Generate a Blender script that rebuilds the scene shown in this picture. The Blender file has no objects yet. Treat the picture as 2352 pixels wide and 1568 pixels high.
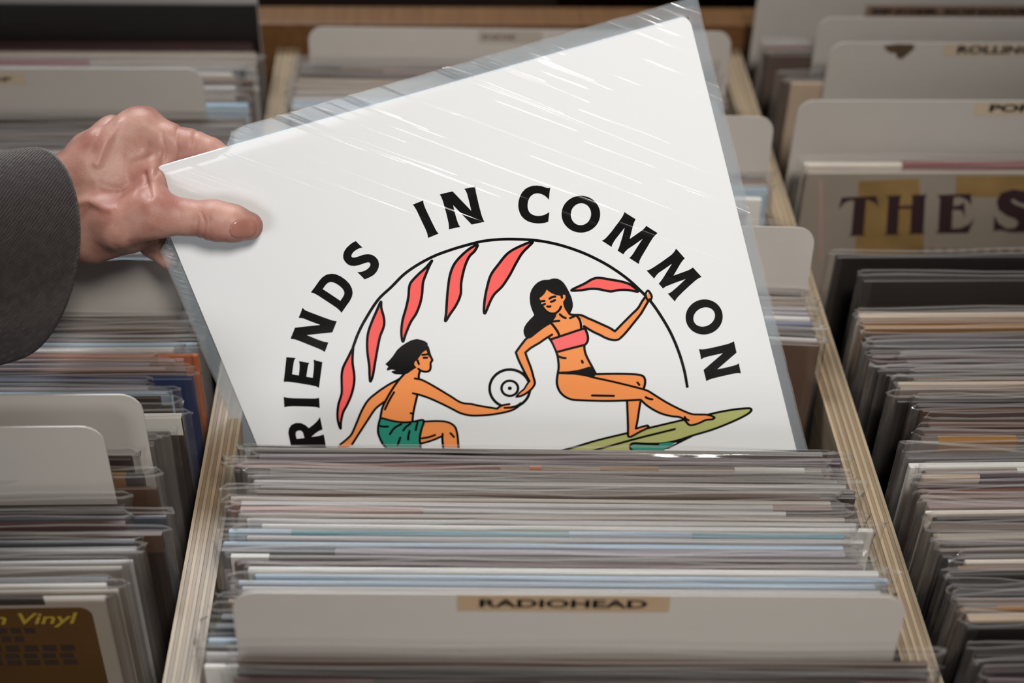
import bpy, bmesh, math, random
import numpy as np
from mathutils import Matrix, Vector
from mathutils.geometry import tessellate_polygon
random.seed(7)
SC = bpy.context.scene
COL = SC.collection
def lin(c):
    return tuple(((v/255)/12.92 if v/255 <= .04045 else ((v/255+.055)/1.055)**2.4) for v in c)

# ------------------------------------------------------------------ camera
FPX, PITCH, YAW, ROLL, CAMZ = 3267.0, 0.7027363, 0.0557906, -0.03, 1.375
cp, sp, cy, sy = math.cos(PITCH), math.sin(PITCH), math.cos(YAW), math.sin(YAW)
fwd = np.array([sy*cp, cy*cp, -sp]); rgt = np.array([cy, -sy, 0.0]); dwn = np.cross(fwd, rgt)
cr, sr = math.cos(ROLL), math.sin(ROLL)
RC = np.stack([cr*rgt+sr*dwn, -sr*rgt+cr*dwn, fwd])
cd = bpy.data.cameras.new('camera'); cam = bpy.data.objects.new('camera', cd); COL.objects.link(cam)
cam.matrix_world = Matrix([[RC[0][i], -RC[1][i], -RC[2][i], (0, 0, CAMZ)[i]] for i in range(3)]+[[0, 0, 0, 1]])
cd.sensor_width = 36; cd.lens = FPX/2352*36; cd.clip_start = .02
cd.dof.use_dof = True; cd.dof.focus_distance = .775; cd.dof.aperture_fstop = 4.0; cd.dof.aperture_blades = 9
SC.camera = cam

# ------------------------------------------------------------------ world, lamps, exposure
w = bpy.data.worlds.new('world'); SC.world = w; w.use_nodes = True
w.node_tree.nodes['Background'].inputs[0].default_value = (.6, .47, .4, 1)
w.node_tree.nodes['Background'].inputs[1].default_value = .05
SC.view_settings.view_transform = 'Standard'; SC.view_settings.look = 'None'
SC.view_settings.gamma = 1; SC.view_settings.use_curve_mapping = False
SC.view_settings.exposure = 0.0
SC.cycles.transparent_max_bounces = 48; SC.cycles.max_bounces = 8
SC.cycles.sample_clamp_indirect = 4; SC.cycles.caustics_reflective = False; SC.cycles.caustics_refractive = False
def area(name, loc, target, sx, sy_, power, color, spread=180):
    d = bpy.data.lights.new(name, 'AREA'); d.shape = 'RECTANGLE'; d.size = sx; d.size_y = sy_
    d.energy = power; d.color = color; d.spread = math.radians(spread)
    o = bpy.data.objects.new(name, d); COL.objects.link(o); o.location = loc
    o.rotation_euler = (Vector(target)-Vector(loc)).to_track_quat('-Z', 'Y').to_euler()
    return o
def spot(name, loc, target, power, color, deg, blend, rad):
    d = bpy.data.lights.new(name, 'SPOT'); d.energy = power; d.color = color; d.spot_size = math.radians(deg); d.spot_blend = blend; d.shadow_soft_size = rad
    o = bpy.data.objects.new(name, d); COL.objects.link(o); o.location = loc
    o.rotation_euler = (Vector(target)-Vector(loc)).to_track_quat('-Z', 'Y').to_euler()
    return o
spot('ceiling_spot', (.42, -.50, 2.40), (.08, .68, .88), 186, (1.0, .945, .875), 33, 1.0, .22)
area('ceiling_panel', (-.40, 1.90, 2.72), (.0, .50, .8), .9, .6, 15, (.93, .97, 1.0), 80)
area('fill_light', (-1.65, -2.3, 1.75), (.0, .6, .9), 1.5, 1.2, 30, (.95, .98, 1.0))  # added fill lamp to lift the left bin; no such source in view

# ------------------------------------------------------------------ helpers
def tag(o, label=None, cat=None, group=None, kind=None):
    if label: o['label'] = label
    if cat: o['category'] = cat
    if group: o['group'] = group
    if kind: o['kind'] = kind
    return o
def empty(name, loc, rot=(0, 0, 0)):
    o = bpy.data.objects.new(name, None); COL.objects.link(o); o.location = loc; o.rotation_euler = rot
    o.empty_display_size = .05
    return o
def mesh(name, verts, faces, mats=None, parent=None, mi=None, smooth=False):
    me = bpy.data.meshes.new(name); me.from_pydata([tuple(v) for v in verts], [], faces)
    for m in (mats if isinstance(mats, (list, tuple)) else [mats]):
        if m: me.materials.append(m)
    if mi is not None: me.polygons.foreach_set('material_index', mi)
    if smooth: me.polygons.foreach_set('use_smooth', [True]*len(me.polygons))
    me.update()
    o = bpy.data.objects.new(name, me); COL.objects.link(o)
    if parent: o.parent = parent
    return o
BF = [(0, 3, 2, 1), (4, 5, 6, 7), (0, 1, 5, 4), (1, 2, 6, 5), (2, 3, 7, 6), (3, 0, 4, 7)]
def boxv(x0, x1, y0, y1, z0, z1):
    return [(x0, y0, z0), (x1, y0, z0), (x1, y1, z0), (x0, y1, z0), (x0, y0, z1), (x1, y0, z1), (x1, y1, z1), (x0, y1, z1)]
def box(name, x0, x1, y0, y1, z0, z1, mat, parent=None, bev=0.0):
    o = mesh(name, boxv(x0, x1, y0, y1, z0, z1), BF, mat, parent)
    if bev:
        bm = bmesh.new(); bm.from_mesh(o.data)
        bmesh.ops.bevel(bm, geom=bm.edges[:], offset=bev, segments=2, affect='EDGES', profile=.5)
        bm.to_mesh(o.data); bm.free()
    return o
def ray(px, py):
    d = np.array([(px-1176)/FPX, (py-784)/FPX, 1.0]); return RC.T @ d
def at(px, py, z):                                    # pixel -> point on the level plane z
    r = ray(px, py); return r*((z-CAMZ)/r[2])+np.array([0, 0, CAMZ])

# ------------------------------------------------------------------ materials
MATS = {}
def nt(name):
    m = bpy.data.materials.new(name); m.use_nodes = True
    return m, m.node_tree.nodes, m.node_tree.links
def plain(name, rgb, rough=.6, spec=.3, var=.08, scale=40, bump=0.0, stretch=(1, 1, 1)):
    if name in MATS: return MATS[name]
    m, N, L = nt(name); b = N['Principled BSDF']
    b.inputs['Roughness'].default_value = rough; b.inputs['Specular IOR Level'].default_value = spec
    tc = N.new('ShaderNodeTexCoord'); mp = N.new('ShaderNodeMapping'); mp.inputs['Scale'].default_value = stretch
    no = N.new('ShaderNodeTexNoise'); no.inputs['Scale'].default_value = scale; no.inputs['Detail'].default_value = 4
    mr = N.new('ShaderNodeMix'); mr.data_type = 'RGBA'; c = lin(rgb)
    mr.inputs[6].default_value = tuple(v*(1-var) for v in c)+(1,); mr.inputs[7].default_value = tuple(min(1, v*(1+var)) for v in c)+(1,)
    L.new(tc.outputs['Object'], mp.inputs['Vector']); L.new(mp.outputs[0], no.inputs['Vector'])
    L.new(no.outputs['Fac'], mr.inputs[0]); L.new(mr.outputs[2], b.inputs['Base Color'])
    if bump:
        bu = N.new('ShaderNodeBump'); bu.inputs['Strength'].default_value = bump; bu.inputs['Distance'].default_value = .001
        L.new(no.outputs['Fac'], bu.inputs['Height']); L.new(bu.outputs[0], b.inputs['Normal'])
    MATS[name] = m; return m
def film(name, haze, gloss, rough, tint=(.80, .84, .88), bump=.25, scale=18, stretch=(1, 1, 6), rot=(0, 0, 0), mask=False, dist=.002):
    """clear plastic film: mostly see-through, a little milky, with a crinkled shine"""
    m, N, L = nt(name); N.remove(N['Principled BSDF']); out = N['Material Output']
    tr = N.new('ShaderNodeBsdfTransparent'); tr.inputs[0].default_value = (.985, .985, .985, 1)
    di = N.new('ShaderNodeBsdfDiffuse'); di.inputs[0].default_value = tint+(1,)
    tl = N.new('ShaderNodeBsdfTranslucent'); tl.inputs[0].default_value = tint+(1,)
    gl = N.new('ShaderNodeBsdfGlossy'); gl.inputs['Roughness'].default_value = rough; gl.inputs[0].default_value = (1, 1, 1, 1)
    md = N.new('ShaderNodeMixShader'); md.inputs[0].default_value = .4; L.new(di.outputs[0], md.inputs[1]); L.new(tl.outputs[0], md.inputs[2])
    mh = N.new('ShaderNodeMixShader'); mh.inputs[0].default_value = haze; L.new(tr.outputs[0], mh.inputs[1]); L.new(md.outputs[0], mh.inputs[2])
    tc = N.new('ShaderNodeTexCoord'); mp = N.new('ShaderNodeMapping'); mp.inputs['Scale'].default_value = stretch
    mp0 = N.new('ShaderNodeMapping'); mp0.inputs['Rotation'].default_value = rot
    no = N.new('ShaderNodeTexNoise'); no.inputs['Scale'].default_value = scale; no.inputs['Detail'].default_value = 3; no.inputs['Roughness'].default_value = .55
    L.new(tc.outputs['Object'], mp0.inputs['Vector']); L.new(mp0.outputs[0], mp.inputs['Vector']); L.new(mp.outputs[0], no.inputs['Vector'])
    bu = N.new('ShaderNodeBump'); bu.inputs['Strength'].default_value = bump; bu.inputs['Distance'].default_value = dist
    if mask:
        no.inputs['Detail'].default_value = 1.5
        rp = N.new('ShaderNodeMapRange'); rp.interpolation_type = 'SMOOTHSTEP'; rp.inputs[1].default_value = .56; rp.inputs[2].default_value = .74
        sx_ = N.new('ShaderNodeSeparateXYZ'); L.new(tc.outputs['Object'], sx_.inputs[0])       # the film is drawn taut and wrinkled towards the upper corner
        wx = N.new('ShaderNodeMath'); wx.operation = 'MULTIPLY_ADD'; wx.inputs[1].default_value = .42; L.new(sx_.outputs['X'], wx.inputs[0]); L.new(sx_.outputs['Z'], wx.inputs[2])
        mk = N.new('ShaderNodeMapRange'); mk.interpolation_type = 'SMOOTHSTEP'; mk.inputs[1].default_value = .045; mk.inputs[2].default_value = .16; L.new(wx.outputs[0], mk.inputs[0])
        mm = N.new('ShaderNodeMath'); mm.operation = 'MULTIPLY'; L.new(mk.outputs[0], mm.inputs[1])
        L.new(no.outputs['Fac'], rp.inputs[0]); L.new(rp.outputs[0], mm.inputs[0]); L.new(mm.outputs[0], bu.inputs['Height'])
    else: L.new(no.outputs['Fac'], bu.inputs['Height'])
    L.new(bu.outputs[0], gl.inputs['Normal'])
    lw = N.new('ShaderNodeLayerWeight'); lw.inputs['Blend'].default_value = .5                # a thin sheet shines alike from both sides
    pw = N.new('ShaderNodeMath'); pw.operation = 'POWER'; pw.inputs[1].default_value = 5; L.new(lw.outputs['Facing'], pw.inputs[0])
    ml = N.new('ShaderNodeMath'); ml.operation = 'MULTIPLY_ADD'; ml.inputs[1].default_value = .7*gloss; ml.inputs[2].default_value = .026*gloss; L.new(pw.outputs[0], ml.inputs[0])
    mg = N.new('ShaderNodeMixShader'); L.new(ml.outputs[0], mg.inputs[0]); L.new(mh.outputs[0], mg.inputs[1]); L.new(gl.outputs[0], mg.inputs[2])
    L.new(mg.outputs[0], out.inputs['Surface']); MATS[name] = m
    return m
FILM = film('clear_film', .02, 1.0, .13, tint=(.56, .51, .48), bump=.35, scale=14, stretch=(1, 1, 5))
FILM_MARGIN = film('film_margin', .05, 1.1, .15, tint=(.50, .45, .42), bump=.4, scale=20, stretch=(1, 1, 4))
FILM_EDGE = film('film_edge', .21, 1.3, .2, tint=(.70, .68, .67), bump=.5, scale=60)
FILM_HELD = film('held_film', .004, 1.3, .16, bump=1.0, scale=1.0, stretch=(5, 1, 260), rot=(0, math.radians(-37), 0), mask=True, dist=.0022)
FILM_SEAM = film('film_seam', .46, 1.5, .2, tint=(.50, .57, .63), bump=.6, scale=1.0, stretch=(40, 1, 500), rot=(0, math.radians(-35), 0), dist=.001)
def plywood(name, rgb, dark=False):
    m, N, L = nt(name); b = N['Principled BSDF']; b.inputs['Roughness'].default_value = .42; b.inputs['Specular IOR Level'].default_value = .3
    tc = N.new('ShaderNodeTexCoord'); mp = N.new('ShaderNodeMapping'); mp.inputs['Scale'].default_value = (60, 2.2, 60)
    no = N.new('ShaderNodeTexNoise'); no.inputs['Scale'].default_value = 3; no.inputs['Detail'].default_value = 6
    cr_ = N.new('ShaderNodeValToRGB'); c = lin(rgb)
    cr_.color_ramp.elements[0].position = .3; cr_.color_ramp.elements[0].color = tuple(v*.7 for v in c)+(1,)
    cr_.color_ramp.elements[1].position = .72; cr_.color_ramp.elements[1].color = tuple(min(1, v*1.2) for v in c)+(1,)
    L.new(tc.outputs['Object'], mp.inputs['Vector']); L.new(mp.outputs[0], no.inputs['Vector']); L.new(no.outputs['Fac'], cr_.inputs[0])
    L.new(cr_.outputs[0], b.inputs['Base Color'])
    bu = N.new('ShaderNodeBump'); bu.inputs['Strength'].default_value = .25; bu.inputs['Distance'].default_value = .0006
    L.new(no.outputs['Fac'], bu.inputs['Height']); L.new(bu.outputs[0], b.inputs['Normal'])
    MATS[name] = m; return m
PLY_L = plywood('ply_light', (142, 126, 104)); PLY_D = plywood('ply_dark', (120, 102, 81)); PLY_F = plywood('ply_face', (96, 66, 37))
PAL = {'dk': ((52, 38, 34), 'dark brown'), 'blk': ((24, 19, 18), 'black'), 'mar': ((84, 44, 42), 'maroon'), 'gry': ((124, 117, 113), 'mid grey'),
       'lgr': ((176, 173, 172), 'light grey'), 'wht': ((222, 220, 214), 'white'), 'crm': ((190, 176, 160), 'cream'), 'tan': ((164, 138, 112), 'tan'),
       'org': ((196, 96, 34), 'orange'), 'pnk': ((206, 160, 150), 'salmon pink'), 'blu': ((34, 48, 88), 'navy blue'), 'lbl': ((158, 182, 202), 'pale blue'),
       'tel': ((74, 148, 164), 'teal'), 'lil': ((186, 176, 190), 'lilac grey'), 'rdb': ((132, 62, 44), 'russet'), 'prp': ((84, 66, 80), 'plum'),
       'gld': ((168, 112, 34), 'gold brown'), 'slt': ((84, 92, 104), 'slate grey'), 'brn': ((98, 70, 52), 'brown'), 'red': ((150, 34, 36), 'red')}
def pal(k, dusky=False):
    if dusky:                                # darker, browner copies of the paper colours, for the right bin
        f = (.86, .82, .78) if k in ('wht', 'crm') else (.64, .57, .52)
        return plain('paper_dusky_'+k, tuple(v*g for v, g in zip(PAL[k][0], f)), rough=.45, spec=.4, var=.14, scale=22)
    return plain('paper_'+k, tuple(v*(.86 if k in ('wht', 'lbl', 'tel', 'blu', 'org', 'lgr') else .70) for v in PAL[k][0]), rough=.45, spec=.4, var=.12, scale=22)
CARD = plain('card_plastic', (163, 158, 153), rough=.4, spec=.4, var=.03, scale=60)
INK = plain('ink_black', (9, 9, 9), rough=.5, spec=.25, var=0)
STRIP = plain('label_tape', (150, 128, 104), rough=.6, var=.08)

# ------------------------------------------------------------------ room
floor = box('floor', -2.6, 2.6, -2.4, 4.2, -.05, 0, plain('floor_boards', (128, 100, 80), rough=.5, var=.25, scale=6, stretch=(12, 1, 1)))
wb = plain('wall_paint', (84, 68, 58), rough=.8, var=.04, scale=4)
box('wall_back', -2.6, 2.6, 4.2, 4.3, -.05, 2.8, wb); box('wall_left', -2.7, -2.6, -2.4, 4.3, -.05, 2.8, wb); box('wall_right', 2.6, 2.7, -2.4, 4.3, -.05, 2.8, wb)
# unseen wall behind the photographer, its opening added to go with the fill lamp
wf = [boxv(-2.6, -2.5, -2.5, -2.4, -.05, 2.8), boxv(-.8, 2.6, -2.5, -2.4, -.05, 2.8), boxv(-2.5, -.8, -2.5, -2.4, -.05, 1.05), boxv(-2.5, -.8, -2.5, -2.4, 2.45, 2.8)]
mesh('wall_front', [v for b in wf for v in b], [tuple(i+8*k for i in f) for k in range(4) for f in BF], wb)
wn = empty('added_window', (-1.65, -2.4, 1.05)); tag(wn, kind='structure')  # made-up window, placed to match the fill lamp
for x0, x1, z0, z1 in ((-.85, -.79, 0, 1.4), (.79, .85, 0, 1.4), (-.79, .79, 0, .06), (-.79, .79, 1.34, 1.4), (-.02, .02, .06, 1.34)):
    box('added_window_frame', x0, x1, -.06, 0, z0, z1, PLY_D, wn)
box('ceiling', -2.6, 2.6, -2.4, 4.2, 2.8, 2.85, plain('ceiling_paint', (90, 78, 70), rough=.9))
for n in ('floor', 'wall_back', 'wall_left', 'wall_right', 'wall_front', 'ceiling'): bpy.data.objects[n]['kind'] = 'structure'

# ------------------------------------------------------------------ record rack
ZT, ZB, XL, XR, TH = .80, .516, -.1409, .2410, .0182      # divider tops, inside floor, outer faces of the middle bin
Y0, Y1 = .16, 1.052
LB0, RB1 = XL-.372, XR+.372
rack = empty('record_rack', (.05, .6, 0)); tag(rack, 'plywood record rack with three long bins side by side', 'record rack')
def P_(o): o.matrix_parent_inverse = rack.matrix_world.inverted(); o.parent = rack; return o
rack_inv = Matrix.Translation((-.05, -.6, 0))
def rk(o): o.data.transform(rack_inv); o.parent = rack; return o
def divider(x0):
    d = rk(box('divider', x0+.002, x0+TH-.002, Y0, Y1, .48, ZT-.004, PLY_F))
    n = 9; t = TH/n
    for i in range(n):
        a = x0+i*t; dz = random.uniform(-.0002, .0002)
        o = box('ply', a+.00008, a+t-.00008, Y0, Y1, .48, ZT+dz, PLY_L if i % 2 == 0 else PLY_D, None)
        o.data.transform(rack_inv); o.parent = d
for x0 in (LB0-TH, XL, XR-TH, RB1): divider(x0)
rk(box('bin_floor', LB0-TH, RB1+TH, Y0, Y1, .498, ZB, PLY_F))
rk(box('front_panel', LB0-TH, RB1+TH, Y0-.018, Y0, .44, ZT, PLY_F, None, .001))
rk(box('back_panel', LB0-TH, RB1+TH, Y1, Y1+.030, .44, ZT+.022, PLY_F, None, .001))
for x in (LB0, RB1-.05):
    for y in (Y0+.02, Y1-.07): rk(box('leg', x, x+.05, y, y+.05, 0, .498, PLY_F, None, .002))
# dark cabinet beyond the rack
cxr = at(1292, 15, .8)[0]
cab = empty('dark_cabinet', ((cxr-.55)/2+0, 1.36, 0)); tag(cab, 'dark cabinet standing behind the record rack', 'cabinet')
DKW = plain('dark_wood', (30, 22, 20), rough=.5, var=.15, scale=12)
cw = (cxr+.55)/2
box('body', -cw, cw, -.18, .18, .06, .86, DKW, cab, .003); box('top', -cw-.01, cw+.01, -.19, .19, .86, .885, DKW, cab, .003)
box('plinth', -cw+.02, cw-.02, -.16, .17, 0, .06, DKW, cab)
for s in (-1, 1):
    dd = box('door', min(.004*s, cw*s-.01*s), max(.004*s, cw*s-.01*s), -.196, -.18, .08, .85, DKW, cab, .002)
    box('handle', .02*s-.006, .02*s+.006, -.214, -.196, .45, .55, DKW, dd, .002)

# ------------------------------------------------------------------ records
def jacket(root, W_, Hh, t, mat):
    o = mesh('jacket', boxv(-W_/2, W_/2, -t/2, t/2, 0, Hh), BF, mat, root)
    bm = bmesh.new(); bm.from_mesh(o.data); bm.edges.ensure_lookup_table()
    ed = [e for e in bm.edges if abs(e.verts[0].co.z-e.verts[1].co.z) < 1e-6 or True]
    bmesh.ops.bevel(bm, geom=ed, offset=min(.0006, t*.3), segments=1, affect='EDGES', profile=.5)
    bm.to_mesh(o.data); bm.free()
    return o
def sleeve(root, W_, Hh, t, dx=0.0, wob=.0006, rnd=random, Hj=.31):
    """open-topped film sleeve: a front and a back sheet joined along both sides, wavy at the mouth"""
    us = [0, .013, .03]+[k/12 for k in range(1, 12)]+[.97, .987, 1]; nx = len(us)-1; zs = [0, Hh*.55, Hj, max(Hj+.0002, Hh-.0016), Hh]
    V, Fc, MI = [], [], []
    prof = []
    for side in (-1, 1):
        ph = [rnd.uniform(0, 6.28) for _ in range(3)]
        for k, z in enumerate(zs):
            f = (0, .15, .6, 1, 1)[k]
            for i in range(nx+1):
                u = us[i]; x = -W_/2+W_*u+dx
                e = min(u, 1-u); pinch = min(1, e*77)
                g = wob*f*(math.sin(6.28*1.3*u+ph[0])+.6*math.sin(6.28*3.1*u+ph[1]))
                y = side*((t/2+.00035)*pinch+.0001)+(g*(.3+.7*pinch) if f == 1 else side*min(.0004, abs(g))*pinch)
                zz = z+(f >= 1)*(.0007*math.sin(6.28*2.3*u+ph[2])+rnd.uniform(-.0003, .0003))
                if e == 0 and f >= 1: zz += rnd.uniform(-.002, .0012); y += rnd.uniform(-.001, .001); x += rnd.uniform(-.001, .0015)
                V.append((x, y, zz))
    r = nx+1; S = r*len(zs)
    for s in (0, 1):
        for k in range(len(zs)-1):
            for i in range(nx):
                a = s*S+k*r+i; q = (a, a+1, a+1+r, a+r); Fc.append(q if s == 0 else q[::-1]); MI.append(1 if k == len(zs)-2 else 2 if k == 2 or i < 2 or i >= nx-2 else 0)
    for i in (0, nx):
        for k in range(len(zs)-1):
            a = k*r+i; q = (a, a+r, a+S+r, a+S); Fc.append(q if i == 0 else q[::-1]); MI.append(1 if k == len(zs)-2 else 2)
    return mesh('sleeve', V, Fc, [FILM, FILM_EDGE, FILM_MARGIN], root, MI, True)
def text(name, body, size, mat, parent, loc, sx=1.0, bold=0.0, shear=0.0, align='CENTER', spacing=1.0, fit=None):
    """flat lettering facing local -y"""
    c = bpy.data.curves.new('t', 'FONT'); c.body = body; c.size = size; c.align_x = align; c.align_y = 'CENTER'
    c.offset = bold; c.shear = shear; c.space_character = spacing; c.resolution_u = 3
    o = bpy.data.objects.new('t', c); COL.objects.link(o)
    dg = bpy.context.evaluated_depsgraph_get(); dg.update()
    me = bpy.data.meshes.new_from_object(o.evaluated_get(dg)); bpy.data.objects.remove(o); bpy.data.curves.remove(c)
    if fit:                                  # stretch to x0, x1, z0, z1 in the parent's plane
        cs = np.array([v.co[:] for v in me.vertices]); lo, hi = cs.min(0), cs.max(0)
        for v in me.vertices:
            v.co.x = fit[0]+(v.co.x-lo[0])/(hi[0]-lo[0])*(fit[1]-fit[0]); v.co.y = fit[2]+(v.co.y-lo[1])/(hi[1]-lo[1])*(fit[3]-fit[2])
        loc = (0, loc[1], 0); sx = 1
    me.transform(Matrix.Translation(loc) @ Matrix.Rotation(math.pi/2, 4, 'X') @ Matrix.Diagonal((sx, 1, 1, 1)))
    me.materials.clear(); me.materials.append(mat); me.name = name
    t = bpy.data.objects.new(name, me); COL.objects.link(t); t.parent = parent
    return t

JW = .315
ORD = 'nearest second third fourth fifth sixth seventh eighth ninth tenth eleventh twelfth thirteenth fourteenth fifteenth sixteenth'.split()
def build_bin(binname, items, side, xlo, xhi, group):
    """items run from the far end to the near end. Each: dict(kind, px, py, ...) with the visible top corner in the picture;
    they are set down one in front of the other on the bin floor."""
    n = len(items); yprev = None
    for i, it in enumerate(items):
        card = it.get('card'); a = math.radians(it.get('lean', 3.0)); Hh = it.get('h', .355 if card else JW); it['H'] = Hh; it['a'] = a
        lift = it.get('lift', 0.0); ztop = ZB+.0006+lift+Hh*math.cos(a); it['z0'] = ZB+.0006+lift
        if it.get('film', True) and not card:
            it.setdefault('up', random.Random(len(binname)*100+i*31).uniform(.003, .008)); ztop += it['up']*.8
        p = at(it['px'], it['py'], ztop); W_ = it.get('w', .300 if card else JW); it['W'] = W_
        yaw = math.radians(it.get('yaw', 0.0))
        c = p[0]-W_/2*math.cos(yaw) if side == 'R' else p[0]+W_/2*math.cos(yaw)
        yc = p[1]+W_/2*math.sin(yaw) if side == 'R' else p[1]-W_/2*math.sin(yaw)
        lim = (W_/2+.002 if card else .1625+.0012)
        it['x'] = min(max(c, xlo+lim), xhi-lim); it['yt'] = yc; it['yaw'] = yaw
        it['yb'] = yc-Hh*math.sin(a)
        it['fixt'] = 't' in it; it['t'] = it.get('t', .0011 if card else .0026)
    # keep the order and a hair of air between neighbours: least shift overall, the cards and landmark records moving least
    G = [0.0]
    for i in range(1, n): G.append(G[-1]+items[i-1]['t']/2+items[i]['t']/2+.0013)
    blk = []
    for i, it in enumerate(items):
        blk.append([it['yb']+G[i], 60.0 if it.get('card') else 8.0 if it.get('mark') else 1.0, 1])
        while len(blk) > 1 and blk[-2][0] < blk[-1][0]:
            p, q = blk[-2], blk[-1]; blk[-2:] = [[(p[0]*p[1]+q[0]*q[1])/(p[1]+q[1]), p[1]+q[1], p[2]+q[2]]]
    k = 0
    for v, _, m in blk:
        for _ in range(m):
            items[k]['yb'] = v-G[k]; items[k]['yt'] = items[k]['yb']+items[k]['H']*math.sin(items[k]['a']); k += 1
    for it in items:
        over = it['yt']+it['t']-(Y1-.003)
        if over > 0: it['yt'] -= over; it['yb'] -= over
    for i, it in enumerate(items):           # fill the room left with a thicker cover where there is some
        if it.get('card') or it['fixt']: continue
        f = items[i-1]['yb']-it['yb']-items[i-1]['t']/2-.0013 if i else .0036; bk = it['yb']-items[i+1]['yb']-items[i+1]['t']/2-.0013 if i < n-1 else .0036
        it['t'] = max(.0022, min(.0046, 2*min(f, bk)))
    marks = [i for i, it in enumerate(items) if it.get('mark')]
    used = {}
    for i, it in enumerate(items):
        a = math.asin(max(-.5, min(.5, (it['yt']-it['yb'])/it['H'])))
        rot = Matrix.Rotation(-it['yaw'], 4, 'Z') @ Matrix.Rotation(-a, 4, 'X')
        if it.get('card'):
            it['M'] = Matrix.Translation((it['x'], it['yb'], it['z0'])) @ rot; o = make_card(it); o.matrix_world = it['M']
            tag(o, it['label'], 'divider card', 'white divider cards in the bins'); continue
        it['M'] = Matrix.Translation((it['x'], it['yb'], it['z0'])) @ rot; root = empty('record', (0, 0, 0)); root.matrix_world = Matrix.Translation((it['x'], it['yb'], it['z0'])) @ rot
        rnd = random.Random(hash(binname) % 1000+i*17) if False else random.Random(len(binname)*100+i*17)
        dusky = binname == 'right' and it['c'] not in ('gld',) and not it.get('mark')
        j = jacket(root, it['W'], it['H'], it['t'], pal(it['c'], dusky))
        for k, (u0, u1, cc) in enumerate(it.get('band', [])):
            x0, x1 = -it['W']/2+u0*it['W'], -it['W']/2+u1*it['W']
            box('spine_band', x0, x1, -it['t']/2-.00008, it['t']/2+.00008, it['H']-.012, it['H']+.00012, pal(cc), j)
        if it.get('deco'): it['deco'](j, it)
        if it.get('film', True):
            sleeve(root, .325, it['H']+it['up'], it['t'], dx=rnd.uniform(-.0015, .0015), wob=it.get('wob', .0005), rnd=rnd, Hj=it['H'])
        if it.get('label'): lab = it['label']
        else:
            m = min(marks, key=lambda q: abs(q-i)+(.3 if q > i else 0)); d = abs(m-i)
            if it.get('dir'): pass
            rel = ('right in front of' if m < i else 'right behind') if d == 1 else (ORD[d-1]+(' in front of' if m < i else ' behind'))
            lab = '%s record, %s %s' % (PAL[it['c']][1], rel, items[m]['mark'])
        tag(root, lab, 'record', group)
def face(it, px, py):
    """where the front of a standing cover or card is seen at a pixel: its own x, z"""
    M = it['M']; Mi = M.inverted(); o = Mi @ Vector((0, 0, CAMZ)); d = Mi.to_3x3() @ Vector(ray(px, py))
    k = (-it['t']/2-o.y)/d.y; q = o+d*k; return q.x, q.z
def rounded(Wd, Hd, r, n=6):
    P = [(-Wd/2, 0), (Wd/2, 0)]
    for k in range(n+1): q = k/n*math.pi/2; P.append((Wd/2-r+r*math.cos(q), Hd-r+r*math.sin(q)))
    for k in range(n+1): q = math.pi/2+k/n*math.pi/2; P.append((-Wd/2+r+r*math.cos(q), Hd-r+r*math.sin(q)))
    return P
def prism(name, P, y0, y1, mat, parent=None):
    n = len(P); V = [(x, y0, z) for x, z in P]+[(x, y1, z) for x, z in P]
    F_ = [tuple(range(n)), tuple(range(2*n-1, n-1, -1))]+[(i, i+n, (i+1) % n+n, (i+1) % n) for i in range(n)]
    return mesh(name, V, F_, mat, parent)
def make_card(it):
    t = it['t']
    o = prism('divider_card', rounded(it['W'], it['H'], .011), -t/2, t/2, CARD)
    L_ = it.get('strip')
    if L_:                                   # strip and lettering corners as seen in the picture
        x0, z1 = face(it, *L_['r'][:2]); x1, z0 = face(it, *L_['r'][2:]); x0 = max(x0, -it['W']/2+.001); x1 = min(x1, it['W']/2-.001); z1 = min(z1, it['H']-.0006)
        s = box('label_strip', x0, x1, -t/2-.00025, -t/2-.00002, z0, z1, L_.get('m', STRIP), o)
        a0, b1 = face(it, *L_['tr'][:2]); a1, b0 = face(it, *L_['tr'][2:]); a1 = min(a1, it['W']/2-.004); a0 = max(a0, -it['W']/2+.004)
        b1 = min(b1, it['H']-.001)
        text('lettering', L_['t'], .012, L_.get('ink', INK), s, (0, -t/2-.0003, 0), bold=L_.get('b', .0003), fit=(a0, a1, b0, b1))
    if it.get('deco'): it['deco'](o, it)
    return o
def I(px, py, c, **k): return dict(px=px, py=py, c=c, **k)
def K(px, py, label, mark=None, **k): return dict(px=px, py=py, card=True, label=label, mark=mark, **k)

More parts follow.
